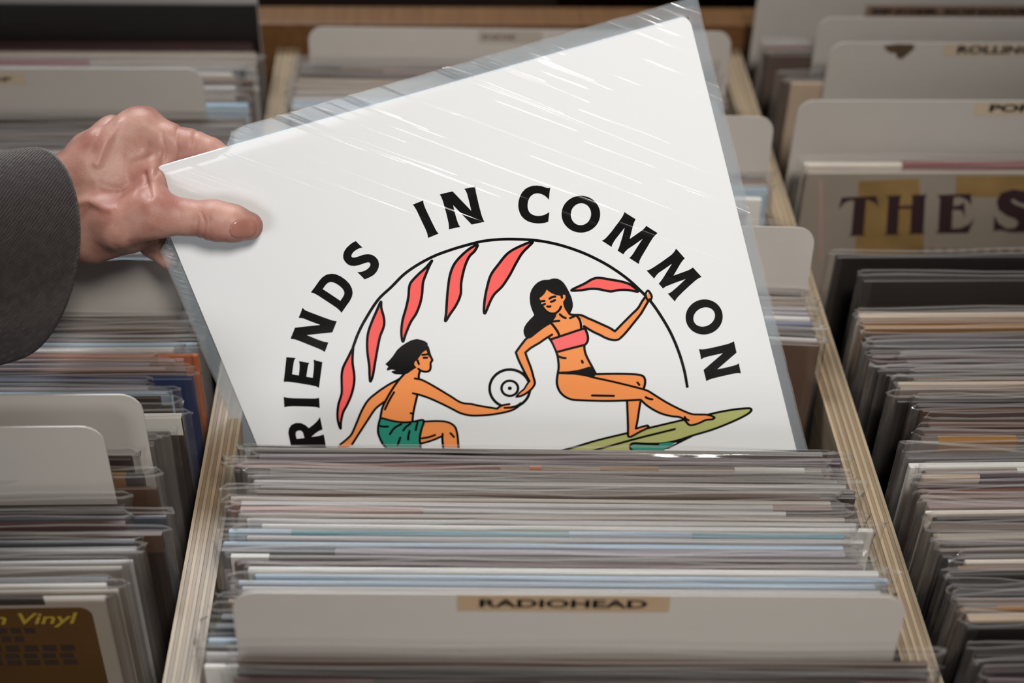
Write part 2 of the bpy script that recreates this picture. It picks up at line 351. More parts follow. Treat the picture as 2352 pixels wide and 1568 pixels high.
# ---- covers with something printed on them
def deco_the_s(j, it):
    W_, H_, y = it['W'], it['H'], -it['t']/2
    def P2(px, py): q = face(it, px, py); return (min(q[0], W_/2-.003), q[1])
    def R2(x0, y0, x1, y1): return [P2(x0, y1), P2(x1, y1), P2(x1, y0), P2(x0, y0)]
    gold = plain('print_gold', (128, 102, 60), rough=.5, var=.6, scale=30); ink = plain('print_aubergine', (46, 26, 30), rough=.5, var=.05)
    prism('gold_panel', [P2(1964, 600), P2(2125, 600), P2(2110, 410), P2(1972, 416)], y-.0002, y-.00004, gold, j)
    prism('gold_panel', R2(2196, 404, 2420, 452), y-.0002, y-.00004, gold, j)
    prism('cover_border', R2(1880, 414, 1889, 600), y-.0002, y-.00004, plain('print_rose', (150, 126, 116), var=.1), j)
    def G(*p): return [P2(1880+a/4.983, 380+b/4.983) for a, b in p]
    def letter(*p):
        P = G(*p); tris = tessellate_polygon([[Vector((a, 0, b)) for a, b in P]])
        mesh('letter', [(a, y-.0003, b) for a, b in P], [tuple(t_) for t_ in tris], ink, j)
    letter((265, 365), (660, 345), (690, 470), (640, 420), (560, 390), (545, 390), (515, 780), (545, 800), (340, 805), (375, 780), (410, 400), (370, 395), (300, 420), (230, 500))
    letter((770, 345), (960, 335), (935, 360), (925, 460), (1070, 455), (1075, 350), (1050, 335), (1245, 330), (1220, 360), (1200, 760), (1225, 780), (1020, 785), (1050, 760), (1060, 490), (922, 495), (905, 770), (935, 790), (745, 795), (775, 770), (800, 370))
    letter((1360, 335), (1740, 320), (1750, 450), (1700, 390), (1620, 355), (1550, 360), (1540, 465), (1620, 450), (1665, 410), (1680, 590), (1640, 510), (1535, 500), (1525, 720), (1620, 715), (1720, 670), (1785, 595), (1715, 770), (1335, 775), (1370, 745), (1390, 370))
    letter((2230, 270), (2420, 300), (2440, 470), (2380, 440), (2300, 420), (2220, 375), (2200, 400), (2240, 440), (2400, 500), (2480, 570), (2470, 690), (2380, 760), (2200, 765), (2080, 735), (2005, 750), (2010, 570), (2060, 660), (2150, 720), (2240, 715), (2290, 660), (2260, 610), (2150, 570), (2060, 500), (2040, 400), (2090, 310))
    for k in range(9): prism('letter', R2(2105+k*28, 571, 2121+k*28, 578), y-.0002, y-.00004, plain('print_umber', (92, 70, 50)), j)
def deco_vinyl(j, it):
    W_, H_, y = it['W'], it['H'], -it['t']/2
    gd = plain('sticker_gold', (72, 46, 14), rough=.45, var=.3, scale=18); yl = plain('sticker_yellow', (150, 126, 40), rough=.5, var=.05); dkk = plain('sticker_ink', (44, 28, 18), rough=.6)
    xr, zt = face(it, 208, 1394); xl, zb = face(it, -320, 1700)
    xl = max(xl, -W_/2+.02)
    P = [((xl+xr)/2+x, zb+z) for x, z in rounded(xr-xl, zt-zb, .006)]
    s = prism('gold_sticker', P, y-.0003, y-.00004, gd, j)
    a0, b1 = face(it, -60, 1408); a1, b0 = face(it, 186, 1438)
    text('lettering', 'on Vinyl', .019, yl, s, (0, y-.0004, 0), 1, .0003, .3, fit=(a0, a1, b0, b1))
    for x0, y0, x1, y1 in ((-200, 1444, 90, 1453), (-200, 1463, 64, 1472), (-200, 1484, 184, 1493), (-200, 1503, 182, 1509), (-200, 1518, 190, 1524)):
        (a, c), (b_, d) = face(it, x0, y0), face(it, x1, y1); n = 9; a = max(a, xl+.004)
        for k in range(n):
            u0 = a+(b_-a)*k/n; box('lettering', u0, u0+(b_-a)/n*.76, y-.0004, y-.00032, d, c, dkk, s)
    bk = plain('print_black', (34, 26, 24))
    (a, c), (b_, d) = face(it, -250, 1372), face(it, 104, 1388); box('print_block', max(a, -W_/2+.01), b_, y-.0002, y-.00004, d, c, bk, j)
    (a, c), (b_, d) = face(it, 213, 1472), face(it, 247, 1640)
    prism('print_block', [((a+b_)/2+x, d+z) for x, z in rounded(b_-a, c-d, .003)], y-.0002, y-.00004, bk, j)
def deco_bits(rects):
    def f(j, it):
        for u0, u1, d0, d1, c in rects:
            box('print_block', -it['W']/2+u0*it['W'], -it['W']/2+u1*it['W'], -it['t']/2-.0002, -it['t']/2-.00004, it['H']-d1, it['H']-d0, pal(c), j)
    return f
def deco_heart(o, it):
    t = it['t']; F2 = lambda x, y: face(it, x, y)
    prism('sticker_scrap', [F2(*q) for q in ((2030, 105), (2060, 101), (2098, 102), (2101, 110), (2086, 124), (2070, 136), (2060, 132), (2057, 121), (2044, 121), (2034, 113))][::-1], -t/2-.0003, -t/2-.00003, plain('scrap_brown', (74, 58, 44), var=.3, scale=60), o)

# ---- left bin (right-hand top corners)
xl0, xl1 = LB0, XL
DK2 = plain('tape_dark', (60, 44, 36))
left = [
 I(588, -34, 'lgr', h=.352, film=False, mark='the tall grey record', label='tall light grey record at the far end beside the dark cabinet'),
 I(587, 21, 'blk', h=.345, film=False, mark='the broad black record', label='black record showing its broad face at the far end'),
 I(585, 73, 'mar', film=False), I(586, 83, 'dk', film=False), I(586, 93, 'mar', film=False), I(588, 103, 'dk', film=False), I(590, 112, 'tan', film=False), I(590, 121, 'crm', film=False),
 I(592, 130, 'crm', band=[(0, .60, 'red')]), I(590, 141, 'lgr'), I(560, 150, 'slt'), I(533, 157, 'wht'), I(540, 168, 'tan'), I(580, 178, 'brn'), I(540, 190, 'lgr'), I(582, 204, 'brn'),
 I(540, 214, 'crm', deco=deco_bits([(.80, .97, .006, .012, 'dk')])), I(578, 226, 'lbl', deco=deco_bits([(.90, .985, .012, .018, 'slt'), (.95, .985, .018, .035, 'slt')])),
 K(463, 157, 'white divider card with the letter P on a tan strip', 'the card with the P strip', h=.352,
   strip=dict(r=(-70, 167, 62, 195), tr=(-48, 176, 28, 188), t='POP', m=plain('label_tan', (168, 152, 132), var=.08))),
 I(560, 259, 'dk'), I(572, 267, 'brn'), I(575, 280, 'gry'), I(572, 292, 'dk'), I(578, 303, 'brn'), I(560, 314, 'blk'), I(575, 326, 'dk'), I(570, 338, 'crm'), I(565, 350, 'tan'),
 I(560, 385, 'gry'), I(555, 430, 'dk'), I(545, 480, 'lgr'), I(535, 530, 'tan'),
 I(445, 568, 'lgr'), I(440, 577, 'lbl'), I(425, 587, 'wht'),
 K(403, 597, 'white divider card just below the hand, beside the dark coat sleeve', 'the card below the hand', h=.352),
 I(412, 718, 'brn'), I(429, 724, 'dk'), I(432, 732, 'tan'), I(428, 742, 'brn'), I(447, 752, 'gry'), I(450, 764, 'dk'), I(452, 775, 'lbl'), I(397, 792, 'wht'),
 I(451, 803, 'org', mark='the orange record', label='bright orange record behind the navy blue record'),
 I(418, 812, 'pnk'), I(338, 822, 'lil'), I(375, 831, 'pnk'), I(425, 838, 'mar'),
 I(443, 849, 'blu', t=.0036, mark='the navy blue record', label='navy blue record with white edge in front of the orange record'),
 I(338, 859, 'slt'), I(340, 871, 'lil'), I(397, 879, 'lbl'), I(368, 888, 'dk'), I(392, 920, 'dk'), I(415, 946, 'dk', band=[(0, 1, 'wht')]), I(388, 985, 'gry'), I(351, 1003, 'gry'),
 K(322, 905, 'blank white divider card with rounded corner, farther of two standing together', 'the farther blank white card', h=.362),
 I(300, 1036, 'dk', lift=.008, band=[(0, .96, 'red')]), I(328, 1079, 'blk', band=[(.8, .97, 'gld')]), I(351, 1118, 'brn', up=.010, wob=.002),
 K(234, 978, 'blank white divider card with rounded corner, nearer of two standing together', 'the nearer blank white card', h=.360),
 I(283, 1142, 'dk'), I(400, 1172, 'slt', h=.312), I(286, 1181, 'mar', lean=2.5), I(388, 1216, 'dk', band=[(.8, 1, 'brn')]), I(310, 1226, 'slt'), I(313, 1250, 'gry'), I(300, 1272, 'lgr'), I(279, 1281, 'crm'), I(246, 1312, 'slt'), I(243, 1328, 'wht'), I(268, 1345, 'crm'),
 I(241, 1359, 'crm', t=.004, mark='the gold stickered record', label='cream record with a gold sticker at the near end of its bin', deco=deco_vinyl),
]
for k, it in enumerate(left):
    it.setdefault('lean', 3.0)
build_bin('left', left, 'R', xl0, xl1, 'records in the bin under the coat sleeve')

# ---- middle bin, behind the held record and in front of it
xm0, xm1 = XL+TH, XR-TH
back_l = [
 K(705, 62, 'white divider card with a small dark stamp at the far end', 'the dark stamped card', h=.344, lean=6, w=.322,
   strip=dict(r=(1098, 70, 1245, 100), tr=(1108, 79, 1184, 91), t='INDIE', m=plain('label_pale', (146, 138, 128), var=.03), ink=plain('ink_faded', (84, 74, 66)))),
 I(692, 126, 'gry'), I(688, 136, 'blk', band=[(.10, .24, 'tan')]), I(687, 147, 'brn', band=[(.2, .33, 'pnk')]), I(690, 158, 'dk'), I(682, 172, 'tan'), I(675, 186, 'tan'), I(676, 196, 'crm'), I(660, 208, 'lgr'), I(655, 222, 'lbl'), I(652, 236, 'lgr'),
]
for it in back_l: it.update(lean=6, yaw=1.0)
back_r = [
 K(1775, 268, 'white divider card beside the upper right edge of the held record', 'the upper card by the held record', h=.358, lean=8, yaw=2),
 I(1765, 385, 'dk', yaw=2, band=[(.85, .96, 'blk')]), I(1760, 400, 'pnk', yaw=2), I(1765, 412, 'lgr', yaw=2), I(1768, 425, 'lbl', yaw=2), I(1745, 442, 'wht', yaw=2, deco=deco_bits([(.93, .97, .01, .02, 'pnk')])), I(1772, 511, 'slt', yaw=2),
 K(1880, 523, 'white divider card below the POP card, against the bin divider', 'the lower card by the held record', h=.358, lean=9, yaw=2.5),
 I(1830, 655, 'dk'), I(1852, 668, 'tan'), I(1854, 680, 'tan'), I(1870, 693, 'lgr'), I(1868, 704, 'lil'), I(1868, 716, 'wht'), I(1860, 734, 'blu'), I(1872, 752, 'dk'), I(1873, 763, 'lgr'),
 I(1880, 779, 'brn', mark='the brown record behind the held one', label='brown record standing right behind the held white record', yaw=5, lean=10, t=.0036),
]
for k, it in enumerate(back_r): it.update(lean=9, yaw=1.5+3*k/(len(back_r)-1))
build_bin('middle back', back_l, 'L', xm0, xm1, 'records in the middle bin')
build_bin('middle behind', back_r, 'R', xm0, xm1, 'records in the middle bin')
mid = [
 I(556, 1024, 'gry', mark='the held white record', label='grey record in a wide sleeve, right in front of the held white record', up=.002, wob=.0006, t=.0036),
 I(590, 1036, 'prp', up=.004), I(525, 1053, 'tan', band=[(0, .45, 'rdb'), (.5, .52, 'org'), (.62, .72, 'gld'), (.85, .97, 'wht')]), I(530, 1065, 'dk', band=[(.06, 1, 'gry')], wob=.001), I(560, 1084, 'gry', wob=.001), I(575, 1097, 'lgr'), I(590, 1108, 'gry', wob=.0012), I(588, 1119, 'dk', band=[(0, .94, 'brn')]),
 I(512, 1128, 'crm', wob=.0016), I(515, 1140, 'rdb', band=[(.02, .9, 'lgr')], wob=.0012), I(546, 1158, 'lgr', band=[(0, .3, 'pnk'), (.9, 1, 'dk')]), I(540, 1168, 'crm'), I(560, 1180, 'lgr', wob=.0015), I(612, 1190, 'wht'),
 I(520, 1204, 'tel', mark='the teal record', label='teal record in front of the held white record', band=[(0, .10, 'lbl'), (.55, .75, 'lbl')], wob=.0016),
 I(560, 1218, 'lgr', wob=.0012), I(486, 1234, 'lbl', up=.008), I(487, 1246, 'lil', band=[(0, .18, 'slt')], t=.0036), I(525, 1258, 'gry', wob=.002, band=[(0, .06, 'wht')]), I(535, 1269, 'mar'),
 I(566, 1284, 'wht', t=.0036, wob=.0014), I(580, 1298, 'lbl', wob=.001), I(545, 1310, 'lbl'), I(550, 1322, 'lgr', wob=.0012), I(552, 1333, 'lil', band=[(.96, 1, 'mar')]), I(522, 1343, 'tan', band=[(.1, .3, 'crm'), (.42, .6, 'lil')], up=.004),
 I(500, 1396, 'prp', lean=5), I(488, 1425, 'slt'), I(470, 1450, 'lbl'), I(466, 1472, 'dk'), I(462, 1492, 'lgr'), I(456, 1512, 'wht'),
 K(525, 1358, 'white divider card with a tan label strip across the near end of the middle bin', 'the near tan labelled card', h=.366, w=.302,
   strip=dict(r=(1050, 1366, 1536, 1405), tr=(1101, 1374, 1486, 1396), t='RADIOHEAD', b=.0004)),
 I(545, 1506, 'brn', lift=.016), I(548, 1524, 'blk', lift=.014), I(530, 1543, 'mar', band=[(.2, .9, 'dk')], lift=.012), I(540, 1562, 'slt', lift=.010), I(540, 1582, 'gry', lift=.008),
]
for it in mid: it.update(lean=it.get('lean', 5), yaw=1.5)
build_bin('middle', mid, 'L', xm0, xm1, 'records in the middle bin')

# ---- right bin (left-hand top corners)
xr0, xr1 = XR, RB1
right = [
 K(1742, -22, 'tall divider card with a long dark label strip, farthest of all', 'the farthest card', h=.345, w=.32,
   strip=dict(r=(1990, 12, 2600, 44), tr=(2001, 19, 2480, 35), t='SINGER SONGWRITERS', m=plain('label_umber', (120, 98, 84)), b=.0006)),
 I(1760, 104, 'brn', band=[(0, .3, 'rdb')]), I(1768, 118, 'tan'), I(1772, 137, 'dk', band=[(.02, .28, 'blk')]), I(1778, 152, 'gry'),
 K(1881, 38, 'plain divider card, second from the far end of the far bin', 'the plain far card', h=.348),
 I(1800, 176, 'gry'), I(1824, 197, 'crm', band=[(.1, .3, 'rdb')]),
 K(1909, 97, 'divider card with a torn brown sticker and a tan label strip', 'the torn sticker card', h=.350,
   strip=dict(r=(2172, 94, 2600, 130), tr=(2201, 104, 2540, 124), t='ROLLING STONES', m=plain('label_tan', (168, 152, 132)), b=.0005), deco=deco_heart),
 I(1835, 345, 'lgr'),
 K(1829, 230, 'white divider card with a POP label strip', 'the POP card', h=.351,
   strip=dict(r=(2243, 228, 2600, 265), tr=(2275, 239, 2366, 257), t='POP', m=plain('label_tan', (168, 152, 132)), b=.0005)),
 I(1838, 362, 'wht', band=[(.22, 1, 'red')]),
 I(1856, 381, 'crm', t=.004, mark='the cream cover lettered THE S', label='cream record cover with large dark letters THE S on gold', deco=deco_the_s),
 I(1912, 579, 'blk', t=.004, mark='the taller black record', label='black record in shiny sleeve, in front of the cover lettered THE S'),
 I(1984, 629, 'blk', t=.0036, label='black record with a worn white corner, in front of the larger black one'), I(1975, 713, 'crm', deco=deco_bits([(.62, .70, .004, .007, 'dk')])), I(1985, 726, 'tan'),
 I(1984, 741, 'gld', mark='the orange brown record', label='orange brown record edge among the dark records of the far bin', t=.0038),
 I(1990, 760, 'dk'), I(2008, 778, 'slt', wob=.0012), I(1990, 790, 'dk'), I(1994, 809, 'mar'), I(2085, 812, 'prp'), I(2010, 830, 'dk'), I(1985, 842, 'blk', wob=.0025), I(2038, 847, 'blk'), I(2100, 845, 'gry'), I(2066, 862, 'crm'), I(2068, 876, 'lgr', wob=.0016), I(2062, 904, 'blk'), I(2112, 912, 'dk', wob=.003), I(2119, 932, 'brn'),
 I(2138, 956, 'brn', wob=.0014), I(2122, 982, 'mar'), I(2120, 996, 'gry', band=[(.03, .17, 'gld')]), I(2060, 1022, 'slt', up=.010, wob=.0022),
 I(2062, 1042, 'wht', t=.0038, mark='the white record near the divider', label='white record nearest the bin divider, in a wide curling sleeve', up=.011, wob=.003), I(2125, 1058, 'lgr', band=[(.16, 1, 'wht')]), I(2120, 1080, 'crm', band=[(.1, 1, 'prp')]),
 I(2072, 1097, 'prp', wob=.0014), I(2118, 1112, 'rdb'), I(2110, 1127, 'lgr', wob=.0022), I(2135, 1142, 'lil'), I(2128, 1163, 'wht', wob=.003), I(2150, 1173, 'dk'), I(2118, 1191, 'gry'),
 I(2130, 1215, 'crm', t=.0048, mark='the thick cream record', label='thick cream record in the far bin beyond the black ones'), I(2172, 1236, 'dk', wob=.002), I(2160, 1254, 'gry'), I(2172, 1266, 'slt'), I(2220, 1270, 'wht'), I(2205, 1288, 'tan'),
 I(2135, 1305, 'blk', mark='the black record with a wide sleeve', label='black record in a wide creased sleeve by the thick cream record', wob=.002), I(2180, 1326, 'blk', wob=.003), I(2176, 1352, 'slt', wob=.003), I(2190, 1366, 'gry'), I(2206, 1383, 'tan', band=[(.06, 1, 'gld')]), I(2228, 1402, 'crm'),
 I(2206, 1422, 'blk', wob=.003), I(2236, 1483, 'blk', wob=.003), I(2262, 1520, 'dk', wob=.003), I(2275, 1552, 'prp', wob=.003),
]
for it in right: it.setdefault('lean', 2.0)
build_bin('right', right, 'L', xr0, xr1, 'records in the bin beyond the plywood divider')

# flat print on the held cover: mm from the cover's centre
PRINT = [
 ('printed_letter', [
  ('fill','ink',0,[(-16.68,97.72),(-10.03,98.52),(-10.38,97.05),(-10.46,95.71),(-10.32,93.11),(-9.83,89.02),(-9.2,83.85),(-8.75,80.61),(-8.35,78.77),(-7.77,77.28),(-14.45,76.4),(-14.16,77.78),(-14,79.3),(-14.14,81.94),(-14.76,87.13),(-15.43,93.17),(-15.82,95.5),(-16.19,96.9)]),
 ]),
 ('printed_letter', [
  ('fill','ink',0,[(-0.05,99.36),(3.7,99.29),(7.56,99.06),(14.21,85.28),(14.65,90.38),(14.92,95.4),(14.75,97.48),(14.26,98.73),(17.21,98.55),(20.9,98.35),(20.32,96.93),(19.97,94.83),(19.38,87.69),(19.04,81.81),(19.11,79.38),(19.27,77.96),(19.5,77.01),(15.81,77.21),(11.98,77.42),(5.35,91.28),(4.87,85.94),(4.73,82.37),(4.84,79.58),(5.2,77.79),(2.19,78.01),(-1.44,78.16),(-0.84,79.62),(-0.38,81.9),(0.13,87.61),(0.48,94.35),(0.42,96.75),(0.27,98.32)]),
 ]),
 ('printed_letter', [
  ('fill','ink',0,[(60.83,86.39),(59.64,83.7),(58.11,79.73),(57.48,81.26),(56.58,82.63),(55.33,83.89),(53.97,84.75),(52.5,85.26),(50.89,85.3),(49.27,84.74),(47.81,83.63),(46.65,82.09),(45.7,79.98),(45.26,78.06),(45.34,76.33),(45.89,74.88),(46.99,73.61),(48.49,72.64),(50.12,72.08),(52.17,71.85),(54.18,72.04),(56.37,72.76),(55.31,70.12),(54.16,67.35),(52.14,67.23),(50.25,67.48),(48.11,67.98),(45.5,69.09),(43.32,70.56),(41.61,72.51),(40.59,74.58),(40.14,76.93),(40.24,79.46),(40.65,81.39),(41.64,83.83),(43,86),(44.89,88),(47.09,89.41),(49.37,90.02),(51.65,90.08),(53.78,89.65),(56.09,88.73),(57.73,87.7),(58.91,86.76),(59.77,86.39)]),
 ]),
 ('printed_letter', [
  ('ring','ink',0,[[(83.52,63.84),(82.94,62.22),(82.12,60.71),(81.07,59.35),(79.83,58.17),(78.41,57.2),(76.86,56.46),(75.21,55.98),(73.51,55.77),(71.8,55.82),(70.12,56.15),(68.51,56.74),(67.01,57.58),(65.66,58.65),(64.5,59.91),(63.55,61.35),(62.83,62.91),(62.37,64.57),(62.18,66.28),(62.25,68),(62.59,69.69),(63.19,71.3),(64.03,72.8),(65.08,74.15),(66.34,75.31),(67.75,76.26),(69.3,76.98),(70.93,77.44),(72.62,77.64),(74.31,77.58),(75.98,77.25),(77.57,76.67),(79.05,75.84),(80.39,74.79),(81.54,73.54),(82.49,72.13),(83.21,70.58),(83.69,68.94),(83.9,67.24),(83.84,65.52)],[(78.09,64.03),(77.57,63.15),(76.94,62.36),(76.22,61.68),(75.41,61.13),(74.55,60.71),(73.65,60.43),(72.74,60.32),(71.83,60.36),(70.96,60.56),(70.14,60.91),(69.39,61.4),(68.73,62.03),(68.18,62.77),(67.75,63.61),(67.46,64.52),(67.3,65.49),(67.28,66.49),(67.41,67.49),(67.68,68.47),(68.08,69.41),(68.6,70.28),(69.24,71.07),(69.97,71.74),(70.77,72.29),(71.63,72.7),(72.52,72.97),(73.43,73.08),(74.33,73.04),(75.2,72.84),(76.01,72.49),(76.76,72),(77.41,71.38),(77.96,70.65),(78.39,69.82),(78.69,68.91),(78.85,67.94),(78.87,66.95),(78.75,65.95),(78.49,64.97)]]),
 ]),
 ('printed_letter', [
  ('fill','ink',0,[(96.81,61.45),(99.51,58.31),(101.85,55.61),(100.46,53.95),(99.31,52.04),(95.67,45.13),(100.05,46.84),(103.64,48.25),(105.32,49.16),(106.56,50.22),(109.14,47.16),(111.63,44.34),(110.14,43.51),(108.57,42.4),(106.87,40.8),(102.01,35.73),(99.36,32.97),(97.71,30.98),(96.79,29.06),(94.74,31.46),(92.48,34.12),(93.84,34.86),(95.52,36.31),(98.8,39.57),(102.59,43.2),(97.25,41.05),(92.95,39.47),(91.2,38.38),(89.79,37.1),(87.23,40.19),(88.52,41.74),(89.96,44.12),(92,47.53),(94.64,52.38),(88.24,47.37),(86.32,45.65),(85.13,44.25),(84.56,43.19),(82.45,45.76),(80.22,48.32),(81.97,48.77),(83.72,49.84),(86.52,51.82),(92.73,56.96),(95.05,59.05),(96.12,60.28)]),
 ]),
 ('printed_letter', [
  ('fill','ink',0,[(119.36,32.47),(120.99,29.06),(122.68,25.45),(121.15,24.47),(119.69,23.13),(113.98,16.97),(118.44,17.43),(122.43,17.87),(124.13,18.21),(125.78,18.88),(127.36,15.56),(129.14,11.93),(127.37,11.57),(125.21,10.68),(122.21,9.03),(116.89,5.88),(113.21,3.51),(111.76,2.29),(110.89,1.17),(108.14,7.05),(110.09,7.4),(112.34,8.56),(115.36,10.22),(120.12,13.08),(113.96,12.45),(109.92,11.9),(107.88,11.58),(106.31,10.8),(104.66,14.46),(105.89,15.32),(107.57,16.81),(110.18,19.44),(114.84,24.19),(109.55,22.08),(106.32,20.86),(104.34,19.47),(102.93,18.16),(101.47,20.97),(99.99,24.1),(101.62,24.1),(104.08,24.83),(109.46,26.85),(115.96,29.58),(117.92,30.95)]),
 ]),
 ('printed_letter', [
  ('ring','ink',0,[[(135.38,-13.03),(135.18,-14.76),(134.72,-16.44),(134.02,-18.02),(133.08,-19.48),(131.94,-20.76),(130.62,-21.85),(129.15,-22.72),(127.57,-23.33),(125.92,-23.68),(124.24,-23.76),(122.57,-23.56),(120.95,-23.09),(119.43,-22.37),(118.04,-21.4),(116.81,-20.21),(115.79,-18.84),(114.98,-17.32),(114.42,-15.68),(114.11,-13.97),(114.07,-12.22),(114.29,-10.5),(114.76,-8.82),(115.48,-7.25),(116.43,-5.81),(117.58,-4.53),(118.9,-3.46),(120.37,-2.62),(121.94,-2.02),(123.58,-1.69),(125.24,-1.62),(126.89,-1.82),(128.49,-2.28),(130,-3),(131.38,-3.96),(132.59,-5.13),(133.62,-6.48),(134.43,-7.98),(135,-9.6),(135.32,-11.3)],[(130.99,-11.04),(131.09,-11.94),(131.03,-12.86),(130.82,-13.78),(130.46,-14.66),(129.95,-15.5),(129.32,-16.26),(128.58,-16.94),(127.74,-17.51),(126.82,-17.97),(125.85,-18.29),(124.86,-18.47),(123.86,-18.5),(122.88,-18.4),(121.95,-18.15),(121.09,-17.76),(120.32,-17.25),(119.66,-16.62),(119.12,-15.89),(118.72,-15.09),(118.47,-14.22),(118.38,-13.32),(118.44,-12.4),(118.66,-11.48),(119.03,-10.6),(119.54,-9.77),(120.17,-9),(120.92,-8.33),(121.76,-7.76),(122.68,-7.32),(123.64,-7),(124.63,-6.83),(125.62,-6.79),(126.59,-6.9),(127.52,-7.15),(128.38,-7.53),(129.14,-8.04),(129.8,-8.66),(130.34,-9.38),(130.74,-10.18)]]),
 ]),
 ('printed_letter', [
  ('fill','ink',0,[(137.75,-32.07),(137.69,-35.22),(137.55,-39.61),(124.32,-47.14),(129.64,-47.38),(134.02,-47.32),(136.05,-47.12),(137.29,-46.56),(137.17,-49.52),(137.02,-53.29),(134.79,-52.6),(132.46,-52.36),(125.31,-52.26),(120.52,-52.26),(118.06,-52.5),(116.31,-52.97),(116.46,-49.49),(116.47,-45.45),(129.88,-37.87),(124.75,-37.75),(121.19,-37.71),(118.78,-37.81),(116.72,-38.45),(117,-35.32),(117.01,-31.64),(119.29,-32.4),(121.99,-32.7),(127.89,-32.85),(133.42,-32.86),(135.84,-32.64)]),
 ]),
 ('printed_letter', [
  ('fill','ink',0,[(-54.93,85.78),(-53.73,83.24),(-52.54,81.02),(-54.49,81.06),(-56.69,80.55),(-58.69,79.7),(-59.91,78.63),(-60.47,77.72),(-60.3,77.04),(-59.62,76.57),(-58.16,76.37),(-56.08,76.5),(-53.29,76.72),(-50.72,76.32),(-48.69,75.33),(-47.13,73.49),(-46.34,71.32),(-46.59,68.91),(-47.65,66.72),(-49.45,64.73),(-51.83,63.25),(-54.82,62.47),(-57.78,62.1),(-58.9,64.49),(-60.44,67.6),(-58.67,67.11),(-56.64,67.08),(-54.41,67.6),(-52.53,68.61),(-51.56,69.76),(-51.44,70.79),(-51.91,71.38),(-53.01,71.65),(-55.08,71.55),(-57.88,71.33),(-60.55,71.47),(-62.68,72.2),(-64.22,73.63),(-65.2,75.67),(-65.41,77.68),(-64.82,79.64),(-63.41,81.72),(-61.28,83.41),(-58.6,84.77),(-56.67,85.46)]),
 ]),
 ('printed_letter', [
  ('fill','ink',0,[(-90.85,62.82),(-87.89,64.97),(-83.32,68.56),(-81.09,64.71),(-83.36,62.92),(-79.65,58.17),(-75.89,53.22),(-73.47,55.2),(-72.32,56.51),(-71.79,57.99),(-72.09,60.06),(-73.33,62.39),(-75.01,64.43),(-76.65,65.6),(-77.91,65.92),(-79.37,65.68),(-81.09,64.71),(-83.32,68.56),(-80.89,70.04),(-78.2,70.84),(-75.2,70.61),(-72.82,69.6),(-70.48,67.52),(-68.42,64.62),(-67.1,61.56),(-66.77,58.59),(-67.27,56.02),(-68.45,53.82),(-70.64,51.52),(-74.44,48.56),(-77.76,45.82),(-78.3,47.43),(-79.34,49.36),(-81.21,51.88),(-87.11,59.51),(-88.83,61.43),(-89.91,62.28)]),
 ]),
 ('printed_letter', [
  ('fill','ink',0,[(-98.85,55.02),(-97.98,53.14),(-95.64,51.15),(-88.7,45.72),(-84.76,42.76),(-82.3,41.55),(-84.54,38.69),(-87.21,35.45),(-95.3,36.72),(-102.46,37.85),(-97.54,33.65),(-94.46,31.31),(-91.67,30.01),(-93.59,27.49),(-95.92,24.59),(-97.13,26.24),(-99.47,28.32),(-107.68,35.11),(-110.09,36.97),(-112.64,38.14),(-110.28,41.01),(-107.59,44.19),(-99.72,43.03),(-92.49,41.87),(-97.59,45.81),(-100.57,48.34),(-103.29,49.62),(-101.15,52.08)]),
 ]),
 ('printed_letter', [
  ('fill','ink',0,[(-119.22,27.59),(-116.49,26.54),(-114.02,25.56),(-115.56,24.17),(-117.3,21.01),(-119.8,16.1),(-117.89,15.09),(-116.19,14.32),(-114.45,17.81),(-113.18,21.1),(-112.81,23.18),(-110.05,21.76),(-107.26,20.39),(-108.53,18.92),(-110.16,16.03),(-112.1,12.29),(-110.19,11.28),(-108.61,10.61),(-106.44,15.02),(-104.83,18.82),(-104.04,21.63),(-101.83,20.24),(-99.51,18.7),(-103.32,11.12),(-107.32,3.21),(-108.63,4.62),(-111.96,6.44),(-119.22,9.95),(-123.65,11.89),(-126.55,12.68),(-123.38,19.02)]),
 ]),
 ('printed_letter', [
  ('fill','ink',0,[(-130.1,3.17),(-127.91,1.96),(-124.35,0.74),(-115.05,-2.03),(-111.92,-2.87),(-109.47,-3.04),(-110.52,-6.6),(-111.45,-9.64),(-113.39,-8.49),(-116.92,-7.16),(-125.2,-4.67),(-128.88,-3.74),(-132.13,-3.48),(-131.2,-0.37)]),
 ]),
 ('printed_letter', [
  ('fill','ink',0,[(-138.62,-33.07),(-137.21,-28.01),(-136.49,-23.43),(-135.9,-20.42),(-134.35,-17.68),(-131.92,-15.81),(-128.87,-15.38),(-126.02,-16.27),(-123.87,-18.3),(-122.57,-20.73),(-119.04,-19.29),(-116.15,-17.68),(-113.35,-15.37),(-114,-19.39),(-114.71,-23.92),(-117.38,-24.28),(-120.07,-25.32),(-123.19,-26.89),(-127.56,-26.47),(-127.35,-24.63),(-127.14,-22.79),(-127.83,-21.21),(-129.37,-20.67),(-130.99,-21.11),(-131.89,-22.77),(-132.43,-25.8),(-127.56,-26.47),(-123.19,-26.89),(-119.65,-27.34),(-117.37,-27.44),(-115.18,-27.15),(-116.04,-32.12),(-117.5,-39.06),(-119.61,-37.66),(-123.12,-36.91),(-133.03,-35.34)]),
 ]),
 ('printed_letter', [
  ('fill','ink',0,[(-141.87,-44.34),(-136.2,-43),(-137,-56.16),(-133.42,-55.84),(-132.65,-45.85),(-127.84,-45.24),(-128.33,-55.28),(-118.96,-53.96),(-119.15,-60.93),(-144.13,-64.55)]),
 ]),
 ('printed_arc', [
